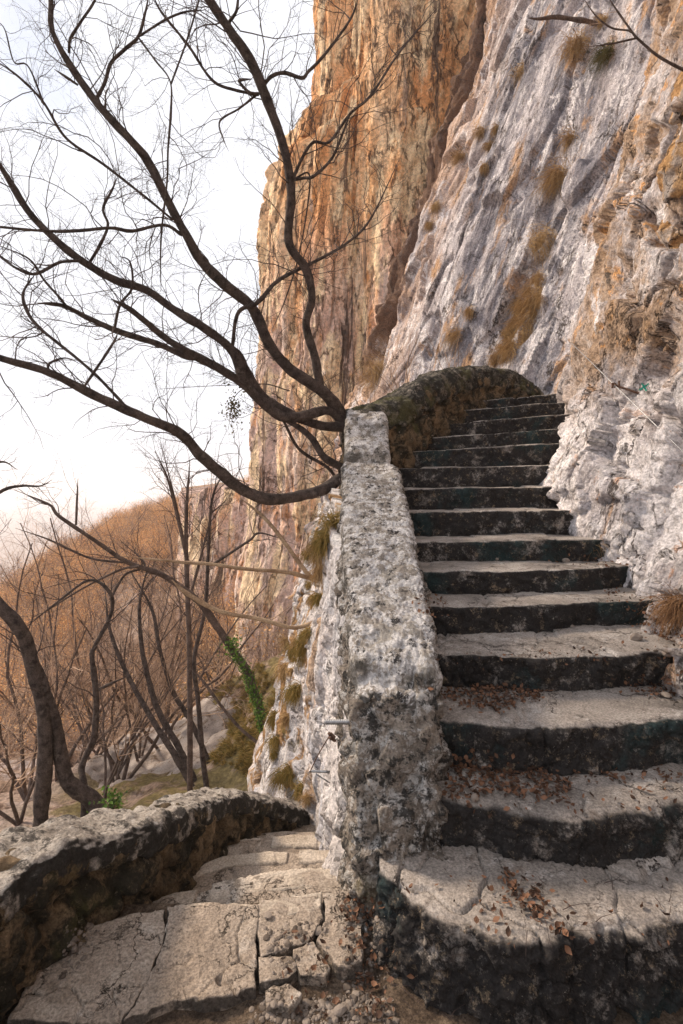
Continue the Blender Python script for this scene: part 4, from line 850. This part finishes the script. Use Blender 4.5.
big = [
 [(362, 560, 5.7, 13), (356, 500, 5.6, 12), (350, 455, 5.5, 11), (345, 425, 5.35, 10), (337, 408, 5.25, 9), (324, 393, 5.1, 8), (306, 380, 5.0, 8), (286, 366, 4.9, 7.5), (268, 342, 4.8, 7.5), (257, 316, 4.7, 7.5), (248, 303, 4.65, 7), (224, 284, 4.5, 7), (201, 260, 4.4, 7), (189, 240, 4.3, 6.5), (175, 215, 4.25, 6), (150, 165, 4.1, 6), (135, 145, 4.0, 5.5), (100, 107, 3.9, 5), (70, 65, 3.8, 4.5), (52, 30, 3.7, 3.5), (51, 0, 3.7, 3), (46, -30, 3.6, 2)],
 [(350, 490, 5.5, 7), (342, 478, 5.1, 7.5), (325, 489, 5.0, 8), (300, 496, 4.9, 8), (268, 499, 4.7, 8), (243, 490, 4.6, 8), (222, 474, 4.5, 8), (200, 455, 4.35, 7.5), (180, 433, 4.2, 7), (150, 420, 4.0, 6.5), (100, 398, 3.8, 6), (50, 373, 3.6, 5.5), (0, 358, 3.4, 5), (-60, 338, 3.2, 4)],
 [(350, 455, 5.5, 9), (345, 430, 5.35, 7), (330, 411, 5.2, 6.5), (300, 417, 5.0, 7), (283, 417, 4.9, 7), (265, 405, 4.8, 6.5), (245, 383, 4.7, 6.5), (232, 351, 4.6, 6), (204, 328, 4.5, 6), (173, 309, 4.4, 5.5), (146, 290, 4.3, 5), (117, 281, 4.2, 5.5), (88, 265, 4.1, 5), (59, 243, 4.0, 5), (29, 212, 3.9, 4.5), (9, 180, 3.8, 4), (-15, 140, 3.7, 3)],
 [(320, 387, 5.1, 6), (315, 357, 5.0, 6), (306, 325, 4.9, 5.5), (312, 299, 4.8, 5.5), (306, 269, 4.7, 6), (289, 243, 4.6, 6), (291, 196, 4.5, 6), (285, 152, 4.4, 6), (267, 100, 4.3, 6.5), (252, 64, 4.2, 6.5), (229, 29, 4.1, 6), (209, 0, 4.0, 5.5), (190, -30, 3.9, 5)],
 [(352, 440, 5.4, 6), (345, 428, 5.3, 6.5), (318, 425, 5.15, 6.5), (289, 413, 5.0, 6), (262, 395, 4.9, 5.5), (248, 372, 4.8, 5), (238, 354, 4.7, 5), (230, 345, 4.65, 4)],
 [(265, 405, 4.8, 5), (248, 388, 4.85, 6), (230, 375, 4.8, 6), (198, 357, 4.6, 6), (182, 349, 4.5, 5), (160, 334, 4.4, 4.5), (146, 322, 4.3, 4), (128, 308, 4.2, 3.5), (111, 299, 4.1, 3)],
 [(198, 357, 4.6, 4), (187, 357, 4.55, 4), (158, 344, 4.5, 4), (120, 332, 4.3, 4), (88, 318, 4.2, 3.5), (67, 307, 4.1, 3), (52, 304, 4.0, 2.5), (38, 303, 4.0, 1.8)],
 [(352, 475, 5.4, 5), (339, 466, 5.2, 5.5), (324, 457, 5.1, 5), (312, 439, 5.05, 4.5), (298, 427, 5.0, 4), (283, 420, 4.9, 3.5)],
 [(232, 349, 4.6, 2.5), (238, 313, 4.6, 2.8), (257, 303, 4.6, 3), (274, 284, 4.6, 2.6), (289, 274, 4.7, 2.5), (312, 263, 4.8, 2.2), (347, 243, 5.0, 1.8), (371, 218, 5.2, 1.4), (399, 160, 5.4, 1)],
 [(291, 198, 4.5, 2.2), (293, 179, 4.5, 2.2), (311, 144, 4.4, 2), (329, 142, 4.4, 1.8), (350, 114, 4.4, 1.8), (371, 95, 4.5, 1.6), (401, 50, 4.6, 1.4), (440, 5, 4.7, 1)],
 [(291, 180, 4.5, 2.2), (304, 178, 4.5, 2), (314, 176, 4.4, 2), (332, 158, 4.4, 1.8), (344, 130, 4.4, 1.6), (350, 114, 4.4, 1.5)],
 [(263, 86, 4.3, 2.2), (272, 76, 4.2, 2.4), (285, 73, 4.2, 2.4), (302, 78, 4.2, 2.4), (308, 72, 4.2, 2.2), (320, 60, 4.2, 2), (336, 40, 4.2, 1.6), (352, 16, 4.2, 1.4), (360, -8, 4.2, 1)],
 [(258, 94, 4.3, 2.2), (250, 93, 4.2, 2.0), (240, 83, 4.2, 2), (241, 80, 4.15, 2), (252, 79, 4.1, 1.6)],
 [(256, 94, 4.3, 2), (235, 90, 4.2, 1.8), (212, 80, 4.1, 1.8), (188, 45, 4.0, 1.6), (160, 10, 3.9, 1.4), (150, -15, 3.8, 1)],
 [(256, 95, 4.3, 1.6), (240, 108, 4.1, 1.3), (220, 121, 4.0, 1.2), (223, 138, 4.0, .9), (229, 152, 3.9, .6)],
 [(229, 22, 4.1, 2), (236, 12, 4.0, 1.9), (238, 0, 4, 1.6), (240, -20, 4, 1.3)],
 [(97, 98, 3.9, 2.3), (105, 82, 3.9, 2.2), (111, 63, 3.9, 2.2), (124, 50, 3.85, 2), (138, 37, 3.8, 2), (144, 18, 3.8, 1.6), (150, -10, 3.8, 1.3)],
 [(138, 37, 3.8, 1.3), (165, 20, 3.7, 1.3), (185, 12, 3.7, 1.2), (205, 10, 3.7, .8)],
 [(138, 37, 3.8, 1.2), (155, 60, 3.75, 1.2), (170, 81, 3.7, 1), (171, 110, 3.7, 1.6), (168, 150, 3.7, 1.3), (167, 182, 3.8, 1.3), (161, 240, 4, 1.2), (161, 291, 4.3, 1.2)],
 [(171, 84, 3.7, 1.2), (187, 40, 3.7, 1.2), (199, 0, 3.7, 1), (202, -15, 3.7, .8)],
 [(69, 53, 3.8, 2), (70, 40, 3.75, 1.9), (78, 26, 3.7, 1.7), (94, 2, 3.7, 1.5), (100, -15, 3.7, 1)],
 [(78, 85, 3.85, 1.5), (66, 77, 3.8, 1.6), (54, 69, 3.8, 1.2)],
 [(173, 220, 4.25, 1.5), (144, 196, 4.1, 1.6), (103, 164, 4.0, 1.8), (66, 138, 3.9, 1.8), (44, 103, 3.8, 1.7), (20, 78, 3.7, 1.6), (-5, 60, 3.7, 1.4)],
 [(44, 103, 3.8, 1), (28, 66, 3.7, 1), (14, 62, 3.7, .9), (5, 30, 3.7, .8), (-4, 20, 3.7, .6)],
 [(182, 235, 4.3, 2.2), (164, 225, 4.2, 2), (132, 231, 4.1, 2.3), (111, 228, 4.0, 2.2), (75, 231, 3.9, 2), (44, 231, 3.8, 1.8), (0, 227, 3.7, 1.6), (-20, 225, 3.6, 1)],
 [(80, 261, 4.05, 2), (73, 261, 4.0, 2), (58, 263, 4.0, 2.1), (35, 274, 3.9, 2), (16, 268, 3.8, 1.7), (0, 256, 3.8, 1.5), (-15, 245, 3.7, 1)],
 [(67, 307, 4.1, 1.7), (59, 297, 4.0, 1.7), (44, 280, 4.0, 1.5), (29, 259, 3.9, 1.3), (0, 246, 3.8, 1.1)],
 [(125, 406, 3.9, 2), (100, 379, 3.85, 2.2), (80, 361, 3.8, 2.1), (59, 344, 3.8, 2.1), (42, 330, 3.8, 2.1), (29, 315, 3.8, 2.2), (23, 294, 3.8, 2), (35, 274, 3.9, 1.7)],
 [(90, 262, 4.1, 1.8), (100, 245, 4, 2), (108, 225, 4, 1.8), (103, 209, 3.9, 1.6), (112, 190, 3.9, 1.5), (117, 178, 3.9, 1.2)],
 [(114, 331, 4.3, 1.8), (120, 305, 4.2, 1.7), (132, 288, 4.2, 1.5), (130, 262, 4.1, 1.2), (118, 256, 4.0, 1)],
 [(82, 390, 3.7, 1.7), (112, 345, 3.8, 1.6), (118, 332, 4.0, 1.4)],
 [(62, 380, 3.65, 2), (49, 370, 3.6, 1.8), (50, 363, 3.6, 1.6), (66, 358, 3.6, 1), (82, 365, 3.6, .8)],
 [(295, 178, 4.5, 1.3), (310, 178, 4.55, 1.2), (300, 250, 4.7, .9), (285, 300, 4.8, .9), (272, 330, 4.8, .9)],
 [(283, 420, 4.9, 2), (300, 450, 5.2, 2.2), (330, 470, 5.4, 2.2), (345, 498, 5.5, 2)],
]
traced_tree('bare_tree', 'large leafless tree leaning out over the valley from behind the parapet', 'tree', None, big, M['bark'], M['twig'],
    dict(density=11, len=(.25, .9), r=.006, c=(5, 4, 2), bias=(-.1, -.05, .25), jit=.27, t0=.05), base=P(362, 560, 5.7), rough=.22)
# bleached limbs growing from the rock face
traced_tree('bleached_branch', 'upper of two pale bleached branches reaching left from the white rock', 'branch', None,
    [[(352, 594, 4.9, 4), (338, 588, 4.8, 3.6), (306, 577, 4.7, 3.2), (285, 572, 4.6, 2.9), (246, 569, 4.5, 2.7), (210, 564, 4.4, 2.4), (180, 562, 4.4, 2.2), (120, 556, 4.3, 1.6)]], M['bleached'], M['browntwig'], dict(density=1.5, len=(.1, .3), r=.003, c=(2, 1)), rough=.2, trunkn=0)
traced_tree('bleached_branch', 'lower pale bleached branch that bends back on itself below the upper one', 'branch', None,
    [[(345, 596, 4.9, 5), (332, 600, 4.75, 4.5), (325, 606, 4.7, 3.8), (318, 620, 4.6, 3.6), (300, 627, 4.6, 3.2), (288, 627, 4.55, 3), (259, 619, 4.5, 3), (219, 611, 4.4, 3), (185, 592, 4.3, 3.2), (172, 580, 4.3, 2.4)],
     [(330, 600, 4.75, 4), (322, 588, 4.75, 3.4), (306, 572, 4.75, 3.2), (285, 543, 4.8, 2.8), (270, 524, 4.85, 2.6), (258, 512, 4.9, 2.2), (240, 498, 4.9, 1.8)]], M['bleached'], M['browntwig'], dict(density=1.5, len=(.1, .3), r=.003, c=(2, 1)), rough=.2, trunkn=0)
TW = dict(density=5, len=(.3, 1.0), r=.008, c=(5, 3, 2), jit=.14, t0=.35, bias=(0, 0, .5))
def base_on(px, py, d): q = P(px, py, d); z = float(tz(q[0], q[1])); return (px, 485 + (1.62 - z) / d * 512, d)
def rooted(paths, r0):
    px, py, d, r = paths[0][0]; b = base_on(px, py, d); paths[0] = [(px + 2, max(b[1], py) + 12, d, r0 * 1.15)] + paths[0]; return paths
traced_tree('bare_tree', 'thick dark twin-trunked tree at the left edge behind the low wall', 'tree', None, rooted([
    [(41, 813, 5.0, 10), (45, 760, 5.0, 9.5), (43, 710, 5.0, 9), (36, 680, 5.0, 9), (22, 632, 4.9, 9), (0, 606, 4.8, 9), (-30, 570, 4.7, 8), (-60, 520, 4.6, 7)],
    [(100, 818, 5.2, 13), (92, 800, 5.2, 11), (67, 780, 5.1, 10), (58, 737, 5.1, 9), (48, 700, 5.05, 8), (30, 655, 5.0, 8), (20, 630, 4.9, 6)]], 11), M['bark'], M['twig'], dict(TW, density=3), trunkn=2, rough=.3)
traced_tree('bare_tree', 'slim dark stem rising from the foot of the twin-trunked tree', 'tree', None, rooted([
    [(84, 790, 5.2, 5), (82, 765, 5.3, 4.5), (94, 737, 5.4, 4.5), (96, 693, 5.4, 4), (92, 658, 5.4, 3.5), (94, 648, 5.4, 3), (111, 614, 5.4, 2.6), (110, 593, 5.3, 2.4), (90, 580, 5.3, 2), (60, 600, 5.2, 1.5), (20, 632, 5.2, 1.2)],
    [(98, 690, 5.4, 2.2), (110, 684, 5.5, 2), (126, 677, 5.6, 1.6)], [(110, 600, 5.3, 1.8), (125, 575, 5.4, 1.6), (145, 565, 5.5, 1.2), (120, 540, 5.5, 1)]], 5), M['bark'], M['twig'], dict(TW, t0=.2), rough=.25)
traced_tree('bare_tree', 'straight slender trunk standing upright behind the middle of the low wall', 'tree', None, rooted([
    [(190, 803, 6.5, 4.2), (190, 740, 6.5, 4), (189, 640, 6.5, 3.6), (187, 580, 6.5, 3.3), (186, 540, 6.5, 2.8), (187, 500, 6.5, 2.2), (190, 460, 6.5, 1.4)],
    [(187, 560, 6.5, 2.2), (178, 520, 6.4, 2), (168, 480, 6.3, 1.6), (155, 450, 6.2, 1)], [(189, 600, 6.5, 2), (200, 560, 6.6, 1.8), (215, 500, 6.7, 1.3)], [(188, 560, 6.5, 1.5), (175, 500, 6.4, 1.3), (160, 440, 6.3, 1)]], 4.5), M['barkpale'], M['twig'], dict(TW, density=6), rough=.15)
traced_tree('bare_tree', 'thin tree with a gently curved trunk just right of the upright one', 'tree', None, rooted([
    [(209, 803, 6.8, 4), (203, 760, 6.8, 3.8), (198, 700, 6.8, 3.4), (194, 660, 6.8, 3), (205, 610, 6.9, 2.6), (208, 560, 6.9, 2.4), (212, 500, 6.9, 1.8), (225, 470, 6.9, 1.4)],
    [(212, 565, 6.9, 2), (232, 552, 6.9, 1.9), (250, 540, 6.9, 1.8), (260, 533, 6.9, 1.5), (285, 540, 6.9, 1)]], 4), M['bark'], M['twig'], dict(TW, density=5), rough=.15)
ivt = [[(271, 808, 6.0, 6), (268, 760, 6.0, 6), (263, 722, 6.0, 6), (247, 672, 6.0, 5.5), (233, 651, 6.0, 5), (212, 619, 5.9, 5), (197, 600, 5.8, 4.6), (164, 576, 5.6, 4), (129, 563, 5.4, 3.3), (100, 544, 5.2, 2.8), (59, 516, 5.0, 2.4), (50, 505, 5.0, 1.8), (20, 492, 4.9, 1)],
    [(129, 563, 5.4, 1.8), (90, 558, 5.3, 1.6), (50, 540, 5.2, 1.2), (15, 528, 5.1, .8)], [(76, 525, 5.1, 1.6), (77, 500, 5.1, 1.4), (78, 478, 5.1, 1)], [(140, 566, 5.4, 1.8), (120, 570, 5.4, 1.6), (80, 590, 5.3, 1.4), (25, 625, 5.2, 1)],
    [(258, 743, 6.0, 2.4), (240, 728, 6.0, 2.2), (222, 707, 6.0, 2), (202, 680, 6.0, 1.8), (190, 668, 6.0, 1)]]
traced_tree('leaning_tree', 'tree leaning far to the left with green ivy on its lower trunk', 'tree', None, rooted(ivt, 6.5), M['barkpale'], M['twig'], dict(TW, density=5, t0=.3, len=(.25, .8), r=.006), rough=.2)
pts, rad = path3(ivt[0][1:6]); q = spline(np.hstack([np.array(pts), np.array(rad)[:, None]]), 200)
i = RNG.integers(45, 195, 1500); dirs = unit(RNG.normal(size=(1500, 3)) + np.array((-.1, -.6, 0))); k_ = RNG.uniform(1.0, 1.9, 1500)
S = q[i, :3] + dirs * (q[i, 3] * k_)[:, None]; me = leaf_mesh(S, unit(dirs + (0, 0, .5)), RNG.uniform(.018, .034, 1500), 'ivy', .5)
tag(link('ivy', me, M['ivy'], base=q[60, :3]), 'bright green ivy wrapped round the trunk of the leaning tree', 'ivy')
for px, py, d, n, lb in [(232, 645, 5.9, 140, 'small bright green ivy sprig high on the leaning trunk'), (112, 802, 4.6, 150, 'little green leafy plant sprouting behind the low wall by the twin trunks')]:
    c = P(px, py, d); s = RNG.normal(size=(n, 3)) * .055; me = leaf_mesh(c + s, unit(RNG.normal(size=(n, 3)) + (0, -1, 1)), RNG.uniform(.02, .04, n), 'leafy_sprig', .5)
    o = thing('leafy_sprig', tuple(c), lb, 'plant'); link('leaves', me, M['ivy'], o); a = Acc(); e = c + s[RNG.integers(0, n, 22)]; PP = np.stack([np.repeat((c - (0, 0, .10))[None], 22, 0), (c - (0, 0, .03)) * .5 + e * .5, e], 1); a.add(*sticks(PP, np.full((22, 3), .0022), 4)); link('stems', a.mesh('stems'), M['twig'], o)
g5 = 'leaning stems above the rock ledge'
for k, (pp, lb) in enumerate([([(200, 803, 7.5, 4), (176, 757, 7.6, 4.5), (152, 719, 7.7, 4), (126, 672, 7.8, 3), (110, 630, 7.9, 2.2), (105, 590, 8, 1.5)], 'left-leaning dark stem nearest the rock ledge, lowest of three'),
    ([(198, 790, 7.8, 4.5), (180, 750, 7.9, 4.5), (158, 710, 8, 4), (146, 669, 8.1, 3.5), (141, 640, 8.2, 3), (140, 600, 8.3, 2), (150, 560, 8.3, 1.4)], 'left-leaning dark stem, middle one of three above the rock ledge'),
    ([(212, 770, 8.4, 3.5), (190, 720, 8.5, 3.5), (172, 690, 8.6, 3), (160, 650, 8.6, 2.5), (152, 610, 8.7, 2), (130, 570, 8.7, 1.4)], 'rearmost of the three stems leaning left above the rock ledge')]):
    traced_tree('bare_tree', lb, 'tree', g5, rooted([pp], 5), M['bark'], M['twig'], dict(TW, density=4, t0=.4, len=(.4, 1.3)), rough=.2)
# spray of branches entering at the left edge and the stick at the top right
traced_tree('bare_branch', 'spray of fine dark branches reaching in at the left edge of the sky', 'branch', None,
    [[(-40, 520, 5, 3), (0, 492, 5, 2.4), (20, 486, 5, 1.8), (40, 486, 5, 1.2), (52, 480, 5, .8)], [(-30, 480, 5, 2), (0, 462, 5, 1.5), (18, 470, 5, 1)]], M['bark'], M['twig'], dict(density=22, len=(.1, .4), r=.004, c=(4, 3), t0=.1, bias=(.4, 0, 0)), trunkn=0)
traced_tree('bare_branch', 'thin forked branch hanging in front of the cliff at the top right', 'branch', None,
    [[(700, 78, 2.6, 2), (661, 58, 2.6, 1.7), (637, 38, 2.6, 1.4), (630, 31, 2.6, 1.2), (612, 28, 2.6, 1.), (596, 16, 2.6, .9), (582, -4, 2.6, .7)], [(637, 38, 2.6, 1.2), (610, 44, 2.6, 1), (585, 47, 2.6, .6)], [(632, 32, 2.6, 1.2), (618, 12, 2.6, 1), (606, -6, 2.6, .8)]], M['barkpale'], M['browntwig'], dict(density=5, len=(.05, .2), r=.002, c=(2, 1), t0=.2), trunkn=0)
traced_tree('broken_stick', 'short broken dead stick jutting out of the slab at the top', 'stick', None,
    [[(596, 24, 5.6, 2.6), (586, 21, 5.2, 2.8), (572, 19, 5.2, 2.7), (555, 17, 5.2, 2.4), (540, 19, 5.2, 1.9), (528, 18, 5.2, 1.5)]], M['barkpale'], M['twig'], None, trunkn=0)
# leafy sprig on the tower edge
c = P(234, 408, 5.2); n = 260; s = RNG.normal(size=(n, 3)) * np.array((.055, .06, .10)) * (1 + .4 * RNG.normal(size=(n, 1)))
sp_ = thing('leafy_shrub', tuple(c), 'small olive-leaved sprig hanging against the sky beside the cliff tower', 'plant')
me = leaf_mesh(c + s, unit(RNG.normal(size=(n, 3)) + (0, -1, .5)), RNG.uniform(.015, .034, n), 'leaves', .5); link('leaves', me, M['olive'], sp_)
a = Acc(); a.tube([P(290, 391, 5.2), P(262, 384, 5.2), (P(236, 395, 5.2)), P(228, 430, 5.2)], [.006, .005, .004, .002], 6); a.tube([P(160, 389, 5.1), P(210, 386, 5.1), P(262, 384, 5.2)], [.002, .003, .004], 6); link('stem', a.mesh('stem'), M['twig'], sp_)
# thin bushes behind the curved wall
def bush(name, label, c, n, h, r, mat, group=None, spread=.6, cc=(4, 2)):
    o = thing(name, tuple(c), label, 'shrub', group); S = np.asarray(c)[None] + RNG.normal(size=(n, 3)) * (.06 * h, .06 * h, 0)
    D = np.array((0, 0, 1)) + RNG.normal(size=(n, 3)) * spread * (1, 1, .1); P1, R1 = grow(S, D, RNG.uniform(.6, 1.1, n) * h, np.full(n, r), 9, .10, (0, 0, .02))
    acc = Acc(); acc.add(*sticks(P1, R1, 4)); link('stems', acc.mesh('stems'), mat, o); acc = Acc()
    P2, R2 = children(P1, R1, cc[0], .7, (.25, .5), .6, 6, .15); acc.add(*sticks(P2, R2, 3)); P3, R3 = children(P2, R2, cc[1], .7, (.3, .6), .7, 5, .2); acc.add(*sticks(P3, R3, 3)); link('twigs', acc.mesh('twigs'), mat, o); return o
bush('bare_shrub', 'thin red-brown leafless shrub behind the curved wall at the left of its hump', P(400, 400, 7.0), 9, 1.25, .006, M['browntwig'])
bush('bare_shrub', 'sparse leafless shrub rising behind the curved wall near its highest point', P(455, 385, 8.0), 7, 1.2, .006, M['browntwig'])
bush('bare_shrub', 'low twiggy shrub between the end block and the slab', P(372, 425, 6.6), 8, .9, .006, M['browntwig'])
# ------------------------------------------------------------------ woodland on the slope
def proto_tree(h, seed):
    o = thing('bare_sapling', (0, 0, 0), 'x', 'tree', None); n = 3
    P0, R0 = grow(np.zeros((n, 3)), np.array((0, 0, 1)) + RNG.normal(size=(n, 3)) * .32, RNG.uniform(.75, 1.05, n) * h, np.full(n, h * .0075), 12, .12, (0, 0, .03)); acc = Acc(); acc.add(*sticks(P0, R0, 6)); link('trunk', acc.mesh('trunk'), M['barkpale'], o)
    acc = Acc(); P1, R1 = children(P0, R0, 13, .7, (.25, .5), .5, 8, .14, (0, 0, .05), .25); acc.add(*sticks(P1, R1, 4)); P2, R2 = children(P1, R1, 6, .7, (.3, .6), .6, 6, .16); acc.add(*sticks(P2, R2, 3)); P3, R3 = children(P2, R2, 4, .7, (.35, .7), .75, 4, .2); acc.add(*sticks(P3, R3, 3))
    link('crown', acc.mesh('crown'), M['browntwig'], o); return o
protos = [proto_tree(h, k) for k, h in enumerate((3.2, 4.2, 5.0))]; used = [0, 0, 0]
spots = []
for k in range(30):
    y = RNG.uniform(14, 42) if k > 8 else RNG.uniform(6.5, 13); px = RNG.uniform(-20, 215) if y > 12 else RNG.uniform(-30, 175); q = P(px, 600, y); spots.append((q[0], y))
spots += [(P(px, 600, y)[0], y) for px, y in ((110, 9), (135, 10), (160, 11), (185, 12), (70, 11), (20, 9), (90, 14), (225, 13))]
for k, (x, y) in enumerate(spots):
    j = k % 3
    if used[j]: 
        o = protos[j].copy(); col.objects.link(o)
        for ch in protos[j].children: c = ch.copy(); col.objects.link(c); c.parent = o
    else: o = protos[j]; used[j] = 1
    s = RNG.uniform(.7, 1.1) * (1 if y < 20 else 1.2); topz = 1.62 + (485 - 455) / 512 * y; z0 = float(tz(x, y)) - .05
    s = min(s, max(.35, (topz - z0) / (3.2, 4.2, 5.0)[j]))
    o.location = (x, y, z0); o.rotation_euler = (0, 0, RNG.uniform(0, 6.28)); o.scale = (s, s, s)
    far = y > 16; zx = 341.5 + x / y * 512; w_ = 'left' if zx < 60 else ('middle' if zx < 130 else 'right'); o['label'] = ('leafless grey-brown tree on the orange hillside, in its %s part' if far else 'leafless thin multi-stemmed tree in the %s of the thicket below the low wall') % w_; o['group'] = 'thicket trees on the far hillside' if far else 'thicket trees below the low wall'
# brush that covers the hill
n = 4200; y = 13 + 45 * RNG.uniform(0, 1, n) ** .8; x = RNG.uniform(-.92, -.06, n) * y - .5; z = tz(x, y)
hx = 341.5 + x / y * 512; keep = ~((np.abs(hx - 140) < 52) & (y < 34) & (RNG.random(n) < .85)) & (hx > -60)
x, y, z = x[keep], y[keep], z[keep]; n = len(x); C0 = np.stack([x, y, z], 1); per = 9
S = np.repeat(C0, per, 0) + RNG.normal(size=(n * per, 3)) * (.25, .25, .02); D = np.array((0, 0, 1)) + RNG.normal(size=S.shape) * .42; yy = np.repeat(y, per)
P1, R1 = grow(S, D, RNG.uniform(.5, 1.7, len(S)) * np.where(yy > 28, 1.25, .8), .006 + yy * .00035, 6, .16, (0, 0, .02), .3); acc = Acc(); acc.add(*sticks(P1, R1, 3))
P2, R2 = children(P1, R1, 2, .7, (.3, .6), .8, 4, .2); acc.add(*sticks(P2, R2, 3)); tag(link('brushwood', acc.mesh('brushwood'), M['browntwig']), kind='stuff')
m_ = RNG.random(n) < np.clip((y - 16) / 16, .12, 1); C1 = C0[m_]; per = 170; hh = RNG.uniform(.5, 1.9, (len(C1), 1)); S = np.repeat(C1, per, 0) + RNG.normal(size=(len(C1) * per, 3)) * (.45, .45, .35) + np.repeat(hh, per, 0) * (0, 0, 1) * .8
me = leaf_mesh(S, unit(RNG.normal(size=S.shape) + (0, 0, .7)), RNG.uniform(.03, .085, len(S)), 'dry_foliage', .8); tag(link('dry_foliage', me, M['orangeleaf']), kind='stuff')
# ------------------------------------------------------------------ haze over the valley
hm = bpy.data.materials.new('haze_air'); hm.use_nodes = True; t = hm.node_tree; t.nodes.clear(); oo = t.nodes.new('ShaderNodeOutputMaterial'); pv = t.nodes.new('ShaderNodeVolumePrincipled')
pv.inputs['Color'].default_value = (.93, .95, 1, 1); pv.inputs['Density'].default_value = HAZE; pv.inputs['Anisotropy'].default_value = .3; t.links.new(pv.outputs[0], oo.inputs['Volume'])
b = [(x, y, z) for x in (-9000, 9000) for y in (-7000, 10000) for z in (HZ0, 40)]
me = new_mesh('haze', b, [np.array([[0, 1, 3, 2], [4, 6, 7, 5], [0, 4, 5, 1], [2, 3, 7, 6], [0, 2, 6, 4], [1, 5, 7, 3]])], False); tag(link('haze', me, hm), kind='stuff')
